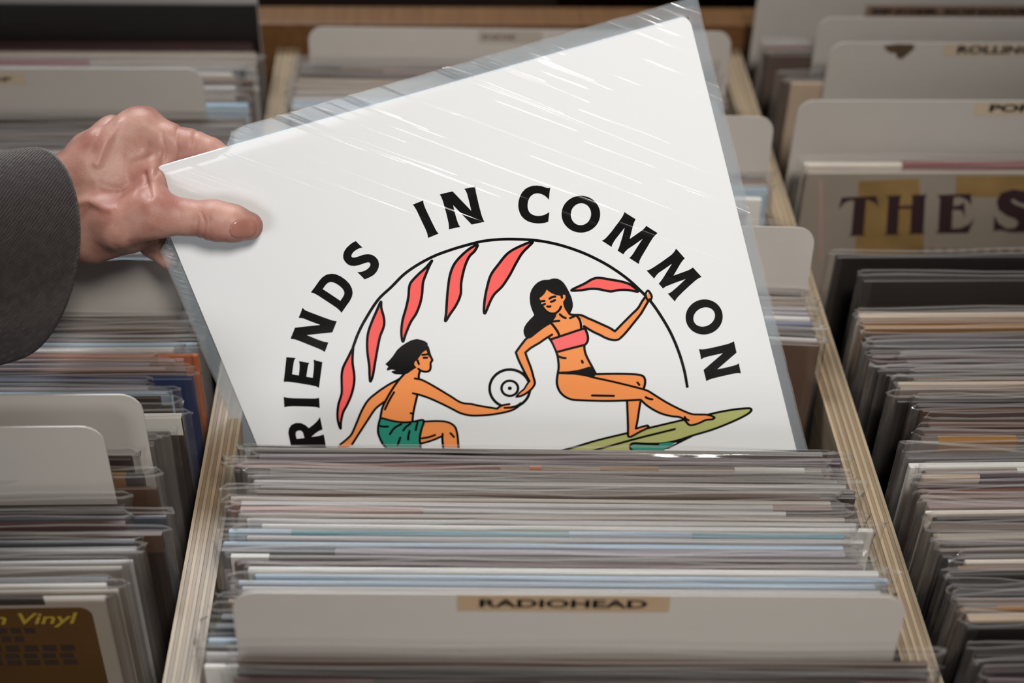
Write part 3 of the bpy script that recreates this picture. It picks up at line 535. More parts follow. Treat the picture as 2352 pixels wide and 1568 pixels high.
  ('stroke','ink',1.72,[(-78.63,23.08),(-72.91,30.5),(-66.86,36.95),(-54.47,47.85),(-43.9,53.7),(-34.99,58.82),(-25.61,62.35),(-14.3,65.02),(-2.92,66.1),(6.81,66.36),(15.04,66.17),(24.48,64.66),(32.43,62.61),(44.37,58.52),(55.8,52.72),(66.75,45.13),(74.59,38.23),(81.28,31.14),(88.58,21.53),(94.2,11.8),(97.41,5.27),(100.93,-5.42),(103.82,-17.57),(105.36,-30.81),(105.56,-42.91),(104.7,-54.1)]),
 ]),
 ('printed_leaf', [
  ('fill','coral',0,[(-78.81,22.55),(-83.64,17.57),(-88.6,12.28),(-91.15,7.81),(-93.22,1.96),(-95.36,-3.91),(-99.58,-10.18),(-102.42,-16.26),(-103.83,-21.51),(-103.94,-26.2),(-102.16,-21.96),(-98.62,-16.04),(-95.03,-12.35),(-90.15,-6.56),(-86.24,-0.25),(-84.03,5.26),(-82.14,13.84),(-80.11,19.31)]),
  ('closed','ink',1.54,[(-78.81,22.55),(-83.64,17.57),(-88.6,12.28),(-91.15,7.81),(-93.22,1.96),(-95.36,-3.91),(-99.58,-10.18),(-102.42,-16.26),(-103.83,-21.51),(-103.94,-26.2),(-102.16,-21.96),(-98.62,-16.04),(-95.03,-12.35),(-90.15,-6.56),(-86.24,-0.25),(-84.03,5.26),(-82.14,13.84),(-80.11,19.31)]),
 ]),
 ('printed_leaf', [
  ('fill','coral',0,[(-53.12,46.37),(-57.34,41.63),(-62.8,35.22),(-66.97,29.38),(-69.38,24.03),(-71.44,17.53),(-73.3,8.89),(-75.06,3.22),(-76.02,-0.94),(-73.65,1.81),(-68.88,10.74),(-61.23,24.81),(-56.35,31.46),(-54.8,35.99),(-54.18,42.73)]),
  ('closed','ink',1.54,[(-53.12,46.37),(-57.34,41.63),(-62.8,35.22),(-66.97,29.38),(-69.38,24.03),(-71.44,17.53),(-73.3,8.89),(-75.06,3.22),(-76.02,-0.94),(-73.65,1.81),(-68.88,10.74),(-61.23,24.81),(-56.35,31.46),(-54.8,35.99),(-54.18,42.73)]),
 ]),
 ('printed_leaf', [
  ('fill','coral',0,[(-16.5,62.66),(-21.35,59.49),(-27.09,56.54),(-32.58,53),(-34.39,50.45),(-36.7,44.96),(-40.22,38.74),(-44.71,31.69),(-47.98,24.24),(-48.86,18.7),(-45.3,23.5),(-40.39,29.46),(-35.54,33.84),(-31.3,39.37),(-28.39,44.71),(-25.72,51.1),(-22.71,55.33),(-18.71,60.26)]),
  ('closed','ink',1.54,[(-16.5,62.66),(-21.35,59.49),(-27.09,56.54),(-32.58,53),(-34.39,50.45),(-36.7,44.96),(-40.22,38.74),(-44.71,31.69),(-47.98,24.24),(-48.86,18.7),(-45.3,23.5),(-40.39,29.46),(-35.54,33.84),(-31.3,39.37),(-28.39,44.71),(-25.72,51.1),(-22.71,55.33),(-18.71,60.26)]),
 ]),
 ('printed_leaf', [
  ('fill','coral',0,[(11.59,64.8),(7.13,64.06),(0.49,60.93),(-5.03,56.97),(-9.13,51.57),(-12.64,44.44),(-15.66,37.11),(-18.52,29.67),(-20.65,24.56),(-16.61,28.11),(-11.26,32.82),(-6.95,38.28),(-4.76,44.29),(-2.13,49.63),(1.65,55.61),(5.27,59.61),(8.73,61.63)]),
  ('closed','ink',1.54,[(11.59,64.8),(7.13,64.06),(0.49,60.93),(-5.03,56.97),(-9.13,51.57),(-12.64,44.44),(-15.66,37.11),(-18.52,29.67),(-20.65,24.56),(-16.61,28.11),(-11.26,32.82),(-6.95,38.28),(-4.76,44.29),(-2.13,49.63),(1.65,55.61),(5.27,59.61),(8.73,61.63)]),
 ]),
 ('printed_leaf', [
  ('fill','coral',0,[(42.34,58.21),(33.21,57.3),(26.5,55.2),(19.92,50.54),(13.59,45.27),(9.12,38.42),(5.49,31.27),(3.01,24.77),(2.95,23.03),(4.34,24.4),(8.28,29.48),(11.78,33.11),(17.58,36.59),(24.05,42.37),(29.61,48.35),(34.85,53.37)]),
  ('closed','ink',1.54,[(42.34,58.21),(33.21,57.3),(26.5,55.2),(19.92,50.54),(13.59,45.27),(9.12,38.42),(5.49,31.27),(3.01,24.77),(2.95,23.03),(4.34,24.4),(8.28,29.48),(11.78,33.11),(17.58,36.59),(24.05,42.37),(29.61,48.35),(34.85,53.37)]),
 ]),
 ('printed_leaf', [
  ('fill','coral',0,[(55.49,23.76),(63.84,25.73),(69.01,27.22),(72.32,27.09),(79.34,23.92),(85.41,20.82),(89.22,17.82),(92.21,12.85),(86.92,15.24),(81.69,16.68),(77.19,17.03),(73.66,18.71),(70.21,20.47),(66.44,21.65),(60.43,22.39)]),
  ('closed','ink',1.54,[(55.49,23.76),(63.84,25.73),(69.01,27.22),(72.32,27.09),(79.34,23.92),(85.41,20.82),(89.22,17.82),(92.21,12.85),(86.92,15.24),(81.69,16.68),(77.19,17.03),(73.66,18.71),(70.21,20.47),(66.44,21.65),(60.43,22.39)]),
 ]),
 ('printed_disc', [
  ('ring','ink',0,[[(15.56,-30.54),(14.81,-32.52),(13.78,-34.38),(12.48,-36.06),(10.94,-37.52),(9.21,-38.73),(7.33,-39.66),(5.34,-40.28),(3.3,-40.57),(1.24,-40.53),(-0.76,-40.16),(-2.67,-39.47),(-4.44,-38.48),(-6.01,-37.2),(-7.36,-35.68),(-8.45,-33.94),(-9.25,-32.05),(-9.74,-30.03),(-9.92,-27.95),(-9.77,-25.85),(-9.3,-23.79),(-8.53,-21.81),(-7.47,-19.97),(-6.16,-18.31),(-4.62,-16.88),(-2.89,-15.69),(-1.01,-14.79),(0.96,-14.2),(2.98,-13.92),(5.01,-13.97),(6.99,-14.34),(8.87,-15.02),(10.62,-16),(12.18,-17.26),(13.52,-18.76),(14.61,-20.46),(15.42,-22.33),(15.93,-24.32),(16.12,-26.39),(16,-28.48)],[(13.95,-30.1),(13.3,-31.81),(12.4,-33.41),(11.28,-34.85),(9.94,-36.11),(8.44,-37.15),(6.81,-37.94),(5.08,-38.47),(3.31,-38.72),(1.52,-38.68),(-0.22,-38.36),(-1.88,-37.76),(-3.42,-36.9),(-4.79,-35.79),(-5.97,-34.48),(-6.92,-32.98),(-7.62,-31.35),(-8.05,-29.61),(-8.21,-27.81),(-8.08,-26),(-7.69,-24.23),(-7.02,-22.52),(-6.11,-20.94),(-4.97,-19.51),(-3.63,-18.27),(-2.13,-17.25),(-0.5,-16.48),(1.21,-15.97),(2.97,-15.73),(4.74,-15.78),(6.46,-16.1),(8.1,-16.69),(9.62,-17.55),(10.98,-18.63),(12.15,-19.93),(13.1,-21.4),(13.81,-23.02),(14.26,-24.74),(14.43,-26.52),(14.33,-28.33)]]),
  ('ring','ink',0,[[(8.68,-28.55),(8.36,-29.4),(7.9,-30.2),(7.33,-30.92),(6.65,-31.55),(5.89,-32.07),(5.06,-32.46),(4.19,-32.72),(3.28,-32.84),(2.38,-32.81),(1.49,-32.65),(0.65,-32.35),(-0.13,-31.91),(-0.83,-31.36),(-1.43,-30.7),(-1.92,-29.95),(-2.28,-29.12),(-2.51,-28.25),(-2.59,-27.35),(-2.54,-26.44),(-2.34,-25.55),(-2.01,-24.7),(-1.55,-23.9),(-0.97,-23.18),(-0.3,-22.56),(0.46,-22.05),(1.29,-21.66),(2.17,-21.41),(3.06,-21.29),(3.96,-21.32),(4.84,-21.48),(5.68,-21.79),(6.46,-22.22),(7.16,-22.77),(7.76,-23.42),(8.24,-24.17),(8.61,-24.98),(8.84,-25.85),(8.93,-26.75),(8.88,-27.66)],[(7.18,-28.14),(6.94,-28.76),(6.61,-29.33),(6.19,-29.85),(5.7,-30.3),(5.15,-30.67),(4.55,-30.96),(3.91,-31.14),(3.26,-31.23),(2.6,-31.21),(1.96,-31.09),(1.35,-30.87),(0.78,-30.56),(0.27,-30.15),(-0.16,-29.68),(-0.52,-29.14),(-0.78,-28.54),(-0.95,-27.91),(-1.01,-27.26),(-0.97,-26.61),(-0.83,-25.96),(-0.59,-25.35),(-0.26,-24.77),(0.16,-24.25),(0.65,-23.8),(1.2,-23.43),(1.8,-23.15),(2.44,-22.97),(3.09,-22.89),(3.74,-22.91),(4.38,-23.03),(4.99,-23.25),(5.56,-23.56),(6.06,-23.96),(6.5,-24.43),(6.85,-24.97),(7.12,-25.56),(7.28,-26.19),(7.35,-26.84),(7.31,-27.49)]]),
  ('fill','ink',0,[(4.37,-27.37),(4.2,-27.73),(3.93,-28.02),(3.58,-28.21),(3.2,-28.29),(2.81,-28.25),(2.46,-28.09),(2.18,-27.83),(2,-27.49),(1.93,-27.11),(1.98,-26.73),(2.15,-26.37),(2.42,-26.08),(2.76,-25.89),(3.15,-25.81),(3.53,-25.85),(3.89,-26.01),(4.17,-26.27),(4.35,-26.61),(4.42,-26.99)]),
 ]),
 ('printed_surfboard', [
  ('fill','olive',0,[(-4.43,-76.51),(29.22,-75.26),(43.6,-74.37),(62.36,-74.25),(76.73,-74.28),(96.45,-74.35),(110.97,-74.71),(119.26,-74.82),(127.42,-75.38),(134.6,-76.47),(137.29,-77.34),(137.76,-78.55),(134.49,-80.6),(125.66,-82.96),(112.65,-85.17),(99.88,-86.05),(89.12,-87),(78.77,-86.15),(70.13,-86.74),(51.55,-92.5),(3.65,-93.54)]),
  ('stroke','ink',1.47,[(-4.43,-76.51),(29.22,-75.26),(43.6,-74.37),(62.36,-74.25),(76.73,-74.28),(96.45,-74.35),(110.97,-74.71),(119.26,-74.82),(127.42,-75.38),(134.6,-76.47),(137.29,-77.34),(137.63,-78.61),(134.49,-80.6),(125.66,-82.96),(112.65,-85.17),(99.88,-86.05),(91.26,-86.86),(84.94,-86.85),(78.79,-86.06),(70.87,-83.88),(64.8,-81.91),(62.78,-82.34),(61.91,-84.04),(63.06,-87.76),(68.84,-91.75)]),
  ('stroke','ink',1.47,[(24.57,-81.09),(47.58,-80.19),(67.81,-79.34),(80.54,-79.15),(90.88,-79.06)]),
  ('fill','teal',0,[(62.03,-83.59),(63.24,-82.22),(64.8,-81.91),(70.87,-83.88),(78.79,-86.06),(86.97,-87.15),(90.25,-87.55),(82.72,-90.61),(76.92,-93.43),(64.74,-91.14)]),
  ('fill','ink',0,[(84.94,-86.85),(91.32,-86.63),(101.17,-85.91),(99.66,-86.95),(90.65,-89.35),(83.86,-91.16),(81.08,-90.41),(86.46,-89.19),(90.06,-88.32)]),
  ('stroke','ink',1.47,[(78.68,-86.52),(70.84,-84.02),(64.78,-82),(62.76,-82.43),(61.91,-84.04),(63.06,-87.76)]),
 ]),
 ('printed_man', [
  ('fill','skin',0,[(-63.97,-5.69),(-72.87,-8.17),(-81.02,-12.12),(-86.82,-17.37),(-92.73,-24.51),(-100.36,-33.16),(-110.74,-38),(-104.39,-39.71),(-100.41,-38.23),(-90.27,-28.94),(-78.82,-18.91),(-72.08,-15.78),(-67.7,-12.16),(-59.45,-4.59)]),
  ('stroke','ink',1.4,[(-54.86,-1.48),(-58.7,-3.77),(-65.45,-5.53),(-72.87,-8.17),(-81.02,-12.12),(-86.82,-17.37),(-92.73,-24.51),(-98.6,-31.43),(-101.62,-33.46),(-107.9,-36.53)]),
  ('stroke','ink',1.4,[(-72.29,-15.86),(-72.08,-15.78),(-78.82,-18.91),(-86.06,-25.06),(-95.22,-33.28),(-101.14,-38.67)]),
  ('fill','skin',0,[(-54.72,-1.77),(-60.95,-6.24),(-67.1,-11.81),(-72.7,-17.06),(-76.41,-22.34),(-77.78,-25.65),(-71.18,-29.54),(-64.83,-32.05),(-59.76,-32.63),(-56.27,-25.69),(-51.36,-16.6),(-50.28,-16.89),(-46.29,-7.65),(-47.25,-4.83)]),
  ('fill','ink',0,[(-40.34,18.25),(-37.76,16.9),(-35.93,15.39),(-35.03,13.89),(-35.84,11.1),(-35.84,7.82),(-36.53,4.98),(-42.35,1.49),(-46.41,0.56),(-49.03,-0.25),(-52.84,-1.77),(-54.72,-1.77),(-57.75,-0.95),(-60.27,-0),(-61.82,1.7),(-61.15,2.28),(-58.83,2.16),(-61.02,3.37),(-63.88,3.28),(-63.7,4.51),(-62.41,5.54),(-63.53,7.78),(-60.37,9.46),(-57.28,11.66),(-53.96,14.54),(-50.53,16.38),(-46.85,17.63),(-43.32,18.42)]),
  ('fill','skin',0,[(-37.24,9.97),(-37.09,6.14),(-36.28,2.88),(-37.53,1.19),(-37.86,-1.26),(-39.27,-3.42),(-41.65,-3.54),(-44.44,-2.01),(-45.77,-3.19),(-47.44,-6.83),(-54.17,-2.95),(-53.35,-1.89),(-49.03,-0.25),(-46.63,0.62),(-47.15,3.31),(-46.39,4.88),(-45.03,4.76),(-42.63,6.64),(-39.91,8.93)]),
  ('stroke','ink',1.4,[(-35.69,11.56),(-35.99,7.36),(-35.89,4.8),(-35.76,2.74),(-37.24,1.37),(-38.07,-1.2),(-39.45,-3.27),(-41.62,-3.45),(-44.06,-2.27),(-45.57,-0.43)]),
  ('stroke','ink',1.4,[(-40.37,7.54),(-38.1,7.33),(-36.11,6.99)]),
  ('poly','ink',1.47,[(-40.16,5.61),(-38.24,5.19)]),
  ('stroke','ink',1.4,[(-44.23,5.05),(-44.26,3.54),(-44.26,2.52)]),
  ('stroke','ink',0.98,[(-46.39,4.88),(-47.44,3.14),(-46.9,0.8)]),
  ('stroke','ink',1.4,[(-45.24,-2.31),(-46.58,-4.5),(-47.27,-6.62)]),
  ('fill','skin',0,[(-49.6,-6.24),(-42.66,-10.96),(-33.05,-22.09),(-27.54,-28.51),(-18,-33.25),(-12.99,-35.66),(-8.15,-38.03),(-3.91,-37.27),(-0.14,-37.45),(1.45,-39.79),(5.04,-39.27),(1.04,-41.16),(-4.03,-41.49),(-12.66,-40.86),(-19.94,-39.53),(-24.89,-38.11),(-30.1,-35.13),(-39.08,-26.16),(-50.28,-16.89),(-53.44,-15)]),
  ('stroke','ink',1.4,[(-49.49,-5.91),(-46.26,-7.56),(-42.66,-10.96),(-38.18,-16.04),(-33.05,-22.09),(-27.54,-28.51),(-21.76,-31.12),(-18,-33.25),(-12.99,-35.66),(-7.98,-38.08)]),
  ('stroke','ink',1.35,[(-8.09,-37.84),(-4.49,-36.69),(0,-36.98)]),
  ('stroke','ink',1.35,[(-3.55,-38.64),(0.78,-39.48),(4.75,-38.98),(6.61,-38.09)]),
  ('stroke','ink',1.4,[(-53.75,-14.91),(-50.28,-16.89),(-45.68,-20.22),(-39.08,-26.16),(-33.7,-31.54),(-30.1,-35.13),(-24.89,-38.11),(-19.94,-39.53),(-12.66,-40.86),(-4.03,-41.49),(1.04,-41.16),(4.45,-39.96),(6.65,-38.35)]),
  ('stroke','ink',1.4,[(-54.86,-1.48),(-59.45,-4.59),(-65.43,-9.67),(-71.17,-15.38),(-74.77,-19.63),(-77.84,-25.11)]),
  ('stroke','ink',1.4,[(-51.57,-16.8),(-54.56,-21.97),(-57.56,-27.44),(-59.76,-32.36)]),
  ('poly','ink',1.4,[(-59.17,-27.26),(-57.98,-28)]),
  ('stroke','ink',1.35,[(-64.43,-11.23),(-68.83,-15.5),(-73.48,-20.77)]),
  ('fill','skin',0,[(-53.25,-34.65),(-44.4,-36.77),(-38.66,-39.64),(-36.16,-43.75),(-36.54,-49.48),(-38.37,-57.52),(-47.43,-55.09),(-45.72,-47.54),(-53.07,-48.76),(-59.81,-48.81),(-59.43,-45.44),(-57,-40.25)]),
  ('fill','teal',0,[(-78,-25.59),(-71.18,-29.54),(-64.91,-32.29),(-59.48,-33.23),(-53.01,-33.92),(-56.78,-40.31),(-59.43,-45.44),(-60.12,-49),(-62.89,-55.23),(-80.67,-50.46),(-82.77,-42.37),(-82.98,-35.9),(-81.31,-31.04)]),
  ('stroke','ink',1.4,[(-77.73,-25.5),(-71.18,-29.54),(-64.86,-32.15),(-59.43,-33.09),(-53.23,-33.86),(-56.62,-39.82),(-59.27,-44.95),(-60.25,-48.96),(-61.03,-52.51)]),
  ('stroke','ink',1.4,[(-77.92,-25.35),(-80.59,-29.64),(-82.48,-34.44),(-82.71,-38.64),(-82.32,-42.49),(-81.11,-46.04)]),
  ('stroke','ink',1.4,[(-79.96,-30.61),(-78.14,-31.63),(-75.46,-32.25)]),
  ('stroke','ink',1.4,[(-66.99,-32.78),(-71.77,-34.14),(-76.04,-37.51)]),
  ('stroke','ink',1.4,[(-61.64,-33.97),(-65,-35.44),(-67.27,-37.21)]),
  ('stroke','ink',1.4,[(-57.14,-34.12),(-59.92,-38.93)]),
  ('stroke','ink',1.4,[(-63.61,-38.47),(-65.24,-41.21),(-66.36,-43.85)]),
  ('stroke','ink',1.4,[(-70.59,-41.37),(-73.79,-45.86)]),
  ('stroke','ink',1.4,[(-53.25,-34.65),(-44.4,-36.77),(-39.38,-38.92),(-36.29,-42.66),(-36.3,-47.95),(-37.89,-55.24),(-38.5,-57.49)]),
  ('stroke','ink',1.4,[(-44.87,-45.64),(-46.22,-49.53),(-47.43,-55.09)]),
  ('stroke','ink',1.4,[(-58.16,-45.25),(-53.95,-45.59),(-49.51,-45.19)]),
  ('stroke','ink',1.4,[(-59.73,-48.57),(-52.91,-48.27),(-46.08,-47.17)]),
  ('stroke','ink',1.4,[(-40.1,-46.4),(-38.9,-49.38)]),
 ]),
 ('printed_woman', [
  ('fill','skin',0,[(37.69,7.37),(33.22,5.86),(28.58,3.83),(24.47,1.92),(21.45,0.26),(22.47,1.8),(18.2,-1.3),(13.45,-5.31),(13.18,-8.11),(13.91,-13.25),(15.11,-19.37),(15.79,-25.38),(13.53,-27.27),(10.4,-30.19),(7.71,-31.56),(5.67,-33.32),(8.72,-33.3),(12.4,-32.41),(16,-30.45),(18.48,-27.78),(18.91,-23.73),(19.15,-17.16),(18.98,-11.34),(18.88,-7.21),(22.72,-4.98),(28.89,-3.01),(36.96,-0.14)]),
  ('fill','skin',0,[(56.14,6.94),(60.3,3.89),(66.81,-1.84),(72.9,-7.72),(85.32,0.34),(89.61,3.04),(92.86,6.46),(95.43,8.77),(98.35,10.96),(98.84,8.25),(97.22,6.55),(95.6,4.85),(91.77,0.71),(90.29,-0.85),(83.99,-6.01),(77.72,-10.87),(71.46,-13.09),(66.29,-9.94),(59.62,-3.71),(56.55,-0.3),(56.56,6.98)]),
  ('fill','skin',0,[(54.56,-32.04),(64.88,-33.92),(79.8,-38.73),(81.77,-42.85),(79.52,-48.29),(66.39,-40.93),(53.64,-32.92)]),
  ('stroke','ink',1.47,[(53.78,-31.16),(64.88,-33.92),(74.28,-36.66),(79.8,-38.73),(81.69,-40.56),(81.84,-43.24),(80.7,-46.33),(79.52,-48.29)]),
  ('stroke','ink',1.35,[(77.15,-43.1),(77.84,-44.99)]),
  ('fill','skin',0,[(68.18,-53.43),(66.3,-61.68),(64.23,-70.67),(62.85,-75.59),(62.95,-76.82),(64.14,-77.14),(66.93,-76.21),(70.62,-75.04),(74.64,-74.2),(76.19,-73.42),(75.75,-72.34),(73.01,-72.32),(68.72,-72.6),(70.84,-67.67),(73.56,-61.27),(76.06,-54.86)]),
  ('poly','ink',1.4,[(68.18,-53.43),(66.3,-61.68),(64.23,-70.67),(62.85,-75.59),(62.95,-76.82),(64.12,-77.23),(66.87,-76.43),(70.56,-75.26),(74.6,-74.34),(76.29,-73.35),(75.75,-72.34),(73.01,-72.32),(68.5,-72.64),(70.84,-67.67),(73.44,-61.24),(75.95,-55.3)]),
  ('fill','skin',0,[(33.94,-25.49),(42.65,-28.42),(52.81,-33.45),(54.61,-34.05),(65.42,-40.48),(76.3,-46.71),(82.02,-50.37),(84.58,-53.41),(89.71,-59.5),(94.68,-64.63),(99.78,-69.32),(103.31,-71.93),(111.06,-74.36),(113.94,-76.23),(114.41,-77.78),(110.23,-77.84),(105.82,-78.79),(101.57,-79.08),(99.66,-78.32),(97.46,-73.67),(95.04,-71.59),(91.23,-70.09),(86.13,-67.05),(82.38,-63.66),(78.87,-59.4),(76.48,-55.68),(68.38,-53.01),(50.7,-48.36),(40.07,-45.01),(33.61,-41.15),(31.54,-37.54),(30.96,-33.57),(31.69,-29.22)]),
  ('fill','skin',0,[(43.32,12.11),(47.81,14.68),(48.77,12.78),(49.76,10.06),(51.1,8.6),(54.46,8.09),(56.16,6.73),(55.71,0.3),(56.27,-1.32),(53.52,-11.24),(52.76,-13.99),(52.75,-17.7),(53.17,-22.29),(54.13,-27.42),(54.53,-30.91),(52.81,-33.45),(42.65,-28.42),(33.79,-25.44),(35.62,-18.99),(36.63,-13.67),(36.34,-8.76),(35.84,-3.44),(34.86,-0.96),(36.99,7.63),(39.76,9.06),(40.84,8.7)]),
  ('stroke','ink',1.42,[(75.92,-54.59),(68.38,-53.01),(58.5,-50.66),(50.68,-48.45),(40.04,-45.11),(36.66,-43.7),(33.61,-41.15),(31.54,-37.54),(30.96,-33.57),(31.39,-30.27),(32.35,-27.51),(33.72,-24.48),(35.12,-21.11),(35.96,-17.22),(36.47,-13.62),(36.36,-9.87),(35.76,-4.89),(34.76,-1.3)]),
  ('stroke','ink',1.37,[(52.91,-33.1),(60.6,-37.27),(69.41,-42.32),(79.64,-48.51),(82.02,-50.37),(84.58,-53.41),(89.71,-59.5),(94.68,-64.63),(99.78,-69.32),(103.31,-71.93),(107.17,-73.21),(111.06,-74.36),(113.99,-76.01),(115.47,-77.69),(113.86,-78.34),(110.23,-77.84),(105.82,-78.79),(101.57,-79.08),(99.66,-78.32),(98.59,-75.88),(97.46,-73.67),(95.04,-71.59),(91.23,-70.09),(86.13,-67.05),(82.38,-63.66),(78.87,-59.4),(76.12,-54.64)]),
  ('fill','ink',0,[(34.03,-24),(40.1,-25.4),(46.06,-25.97),(50.18,-25.78),(52.78,-25.55),(54.13,-27.42),(55.36,-30.95),(54.35,-32.18),(52.74,-33.74),(48.68,-31.2),(42.65,-28.42),(33.76,-25.55)]),
  ('fill','pink',0,[(36.1,-3.15),(47.6,-2.46),(55.8,-1.48),(56.51,-4.9),(56.54,-8.15),(55.51,-9.89),(53.37,-10.93),(45.11,-11.32),(37.1,-11.37),(36.62,-7.16)]),
  ('stroke','ink',1.47,[(35.51,-2.79),(45.34,-1.99),(54.95,-1.25),(56.6,-1.34)]),
  ('stroke','ink',1.47,[(37.06,-11.55),(45.39,-11.42),(53.47,-11.41)]),
  ('stroke','ink',1.47,[(56.55,-0.3),(56.97,-4.81),(56.69,-7.68),(55.81,-9.65),(54.4,-11.11),(53.11,-11.49)]),
  ('stroke','ink',1.42,[(53.43,-11.58),(52.82,-14.01),(52.68,-17.31),(53.14,-21.16),(54.1,-26.28),(54.89,-30.82)]),
  ('stroke','ink',1.42,[(37.69,7.37),(33.22,5.86),(28.58,3.83),(24.47,1.92),(22.47,1.8),(18.2,-1.3),(13.45,-5.31)]),
  ('stroke','ink',1.37,[(13.45,-5.31),(13.53,-9.44),(14.15,-14.97),(14.88,-20.14),(15.87,-25.48)]),
  ('stroke','ink',1.1,[(15.87,-25.48),(14,-26.98),(11.33,-29.6),(8.65,-30.97),(6.78,-32.15),(5.46,-33.39)]),
  ('fill','ink',0,[(14.88,-20.14),(13.24,-18.03),(14.13,-20.76),(14.91,-25.14),(14.63,-26.11),(16.55,-26)]),
  ('stroke','ink',1.42,[(37.08,-0.02),(31.47,-1.93),(28.89,-3.01),(22.72,-4.98),(18.77,-6.97)]),
  ('stroke','ink',1.37,[(18.77,-6.97),(18.87,-11.72),(19.15,-17.16),(18.91,-23.73),(18.48,-27.78),(16,-30.45),(12.4,-32.41),(8.66,-33.5),(5.46,-33.39)]),
  ('stroke','ink',1.42,[(49.97,10.82),(51.08,9.43),(53.57,8.47),(56.32,7.58),(58.4,6.05),(60.37,4.15),(61.53,3.25),(66.9,-1.5),(70.65,-4.9),(72.91,-7.65)]),
  ('stroke','ink',1.42,[(72.91,-7.65),(79.75,-3.21),(85.32,0.34),(89.61,3.04),(92.86,6.46),(95.43,8.77)]),
  ('stroke','ink',1.42,[(56.43,0.31),(60.53,-4.39),(64.34,-7.91),(66.29,-9.94),(69.08,-11.99),(71.46,-13.09),(73.8,-13.1),(77.72,-10.87),(83.99,-6.01),(90.29,-0.85),(91.77,0.71),(95.6,4.85),(97.22,6.55)]),
  ('stroke','ink',1.23,[(96.25,5.38),(95.69,8.55),(95.97,10.4),(97.66,12.08),(98.64,10.09),(98.88,7.67),(97.41,5.28)]),
  ('fill','ink',0,[(44.98,33.61),(46.76,33.73),(48.3,33.46),(49.96,32.76),(51.32,31.45),(52.51,29.52),(53.26,26.91),(53.97,23.23),(54.37,19.35),(54.15,15.91),(53.52,13.64),(52.37,11.79),(51.1,10.37),(50.12,9.56),(49.01,12.72),(45.95,15.19),(43.25,11.85),(41.9,9.77),(40.3,8.57),(36.92,7.31),(31.94,5.8),(26.1,3.13),(22.38,0.83),(21.74,2.12),(21.36,4.71),(21.81,7.07),(22.88,8.98),(24.84,10.91),(27.38,12.67),(30.3,14.46),(30.6,15.06),(30.25,18.16),(30.27,21.68),(30.95,25.28),(32.06,28.2),(33.6,30.47),(35.64,32.32),(37.77,33.6),(39.93,34.21),(42.43,34.24)]),
  ('fill','skin',0,[(41.91,28.12),(42.76,26.73),(44.25,24.97),(45.85,23.59),(48.44,22.2),(49.48,22.32),(50.12,22.41),(50.85,22.34),(51.32,21.81),(51.09,20.53),(50.08,19.19),(48.96,18.28),(48.58,16.09),(48.84,13.03),(49.76,10.06),(46.77,9.25),(44.52,10.14),(42.28,10.21),(43.25,11.85),(40.96,12.62),(38.88,14.14),(37.46,16.17),(36.81,18.25),(36.53,20.76),(36.51,24.15),(38.19,24.76),(40.05,26),(41.29,27.27)]),
  ('stroke','ink',1.4,[(36.65,18.56),(37.3,16.48),(38.29,14.72),(39.47,13.57),(40.99,12.75),(42.96,12.61),(44.99,13.55),(46.34,14.81),(46.98,15.72)]),
  ('stroke','ink',1.4,[(41.96,22.24),(43.6,22.73),(45.45,22.62)]),
  ('stroke','ink',1.4,[(42.24,20.14),(43.5,20.19),(44.72,20.53)]),
  ('stroke','ink',1.4,[(36.13,21.96),(37.36,21.89),(38.67,21.66)]),
  ('stroke','ink',1.4,[(36.13,19.38),(37.17,19.5),(38.49,19.74)]),
  ('stroke','ink',1.4,[(39.42,17.93),(40.21,17.45),(41.1,17.47)]),
  ('stroke','ink',1.4,[(49.24,22.38),(49.04,20.96)]),
  ('stroke','ink',1.4,[(45.07,11.22),(46.07,9.44),(47.57,8.08)]),
  ('stroke','ink',1.4,[(39.38,8),(43.48,7.37)]),
  ('stroke','ink',1.4,[(50.13,7.37),(53.69,8.03)]),
  ('stroke','ink',1.4,[(37.52,8.52),(38.95,6.48),(40.09,3.42),(40.83,0.74),(41.04,-2.07)]),
  ('stroke','ink',1.4,[(54.16,7.9),(55.02,5.62),(55.18,2.57),(54.42,-1.06)]),
  ('stroke','ink',1.4,[(49.45,-20.82),(49.5,-22.11)]),
  ('stroke','ink',1.4,[(36.8,-14.27),(38.46,-15.58),(40.56,-16.53)]),
  ('stroke','ink',1.4,[(49.18,-44.23),(61.5,-47.84)]),
  ('stroke','ink',1.4,[(79.5,-53.68),(81.2,-55.22),(82.88,-56)]),
  ('stroke','ink',1.4,[(98.57,-72.55),(99.03,-74.1),(100.23,-75.14)]),
 ]),
]

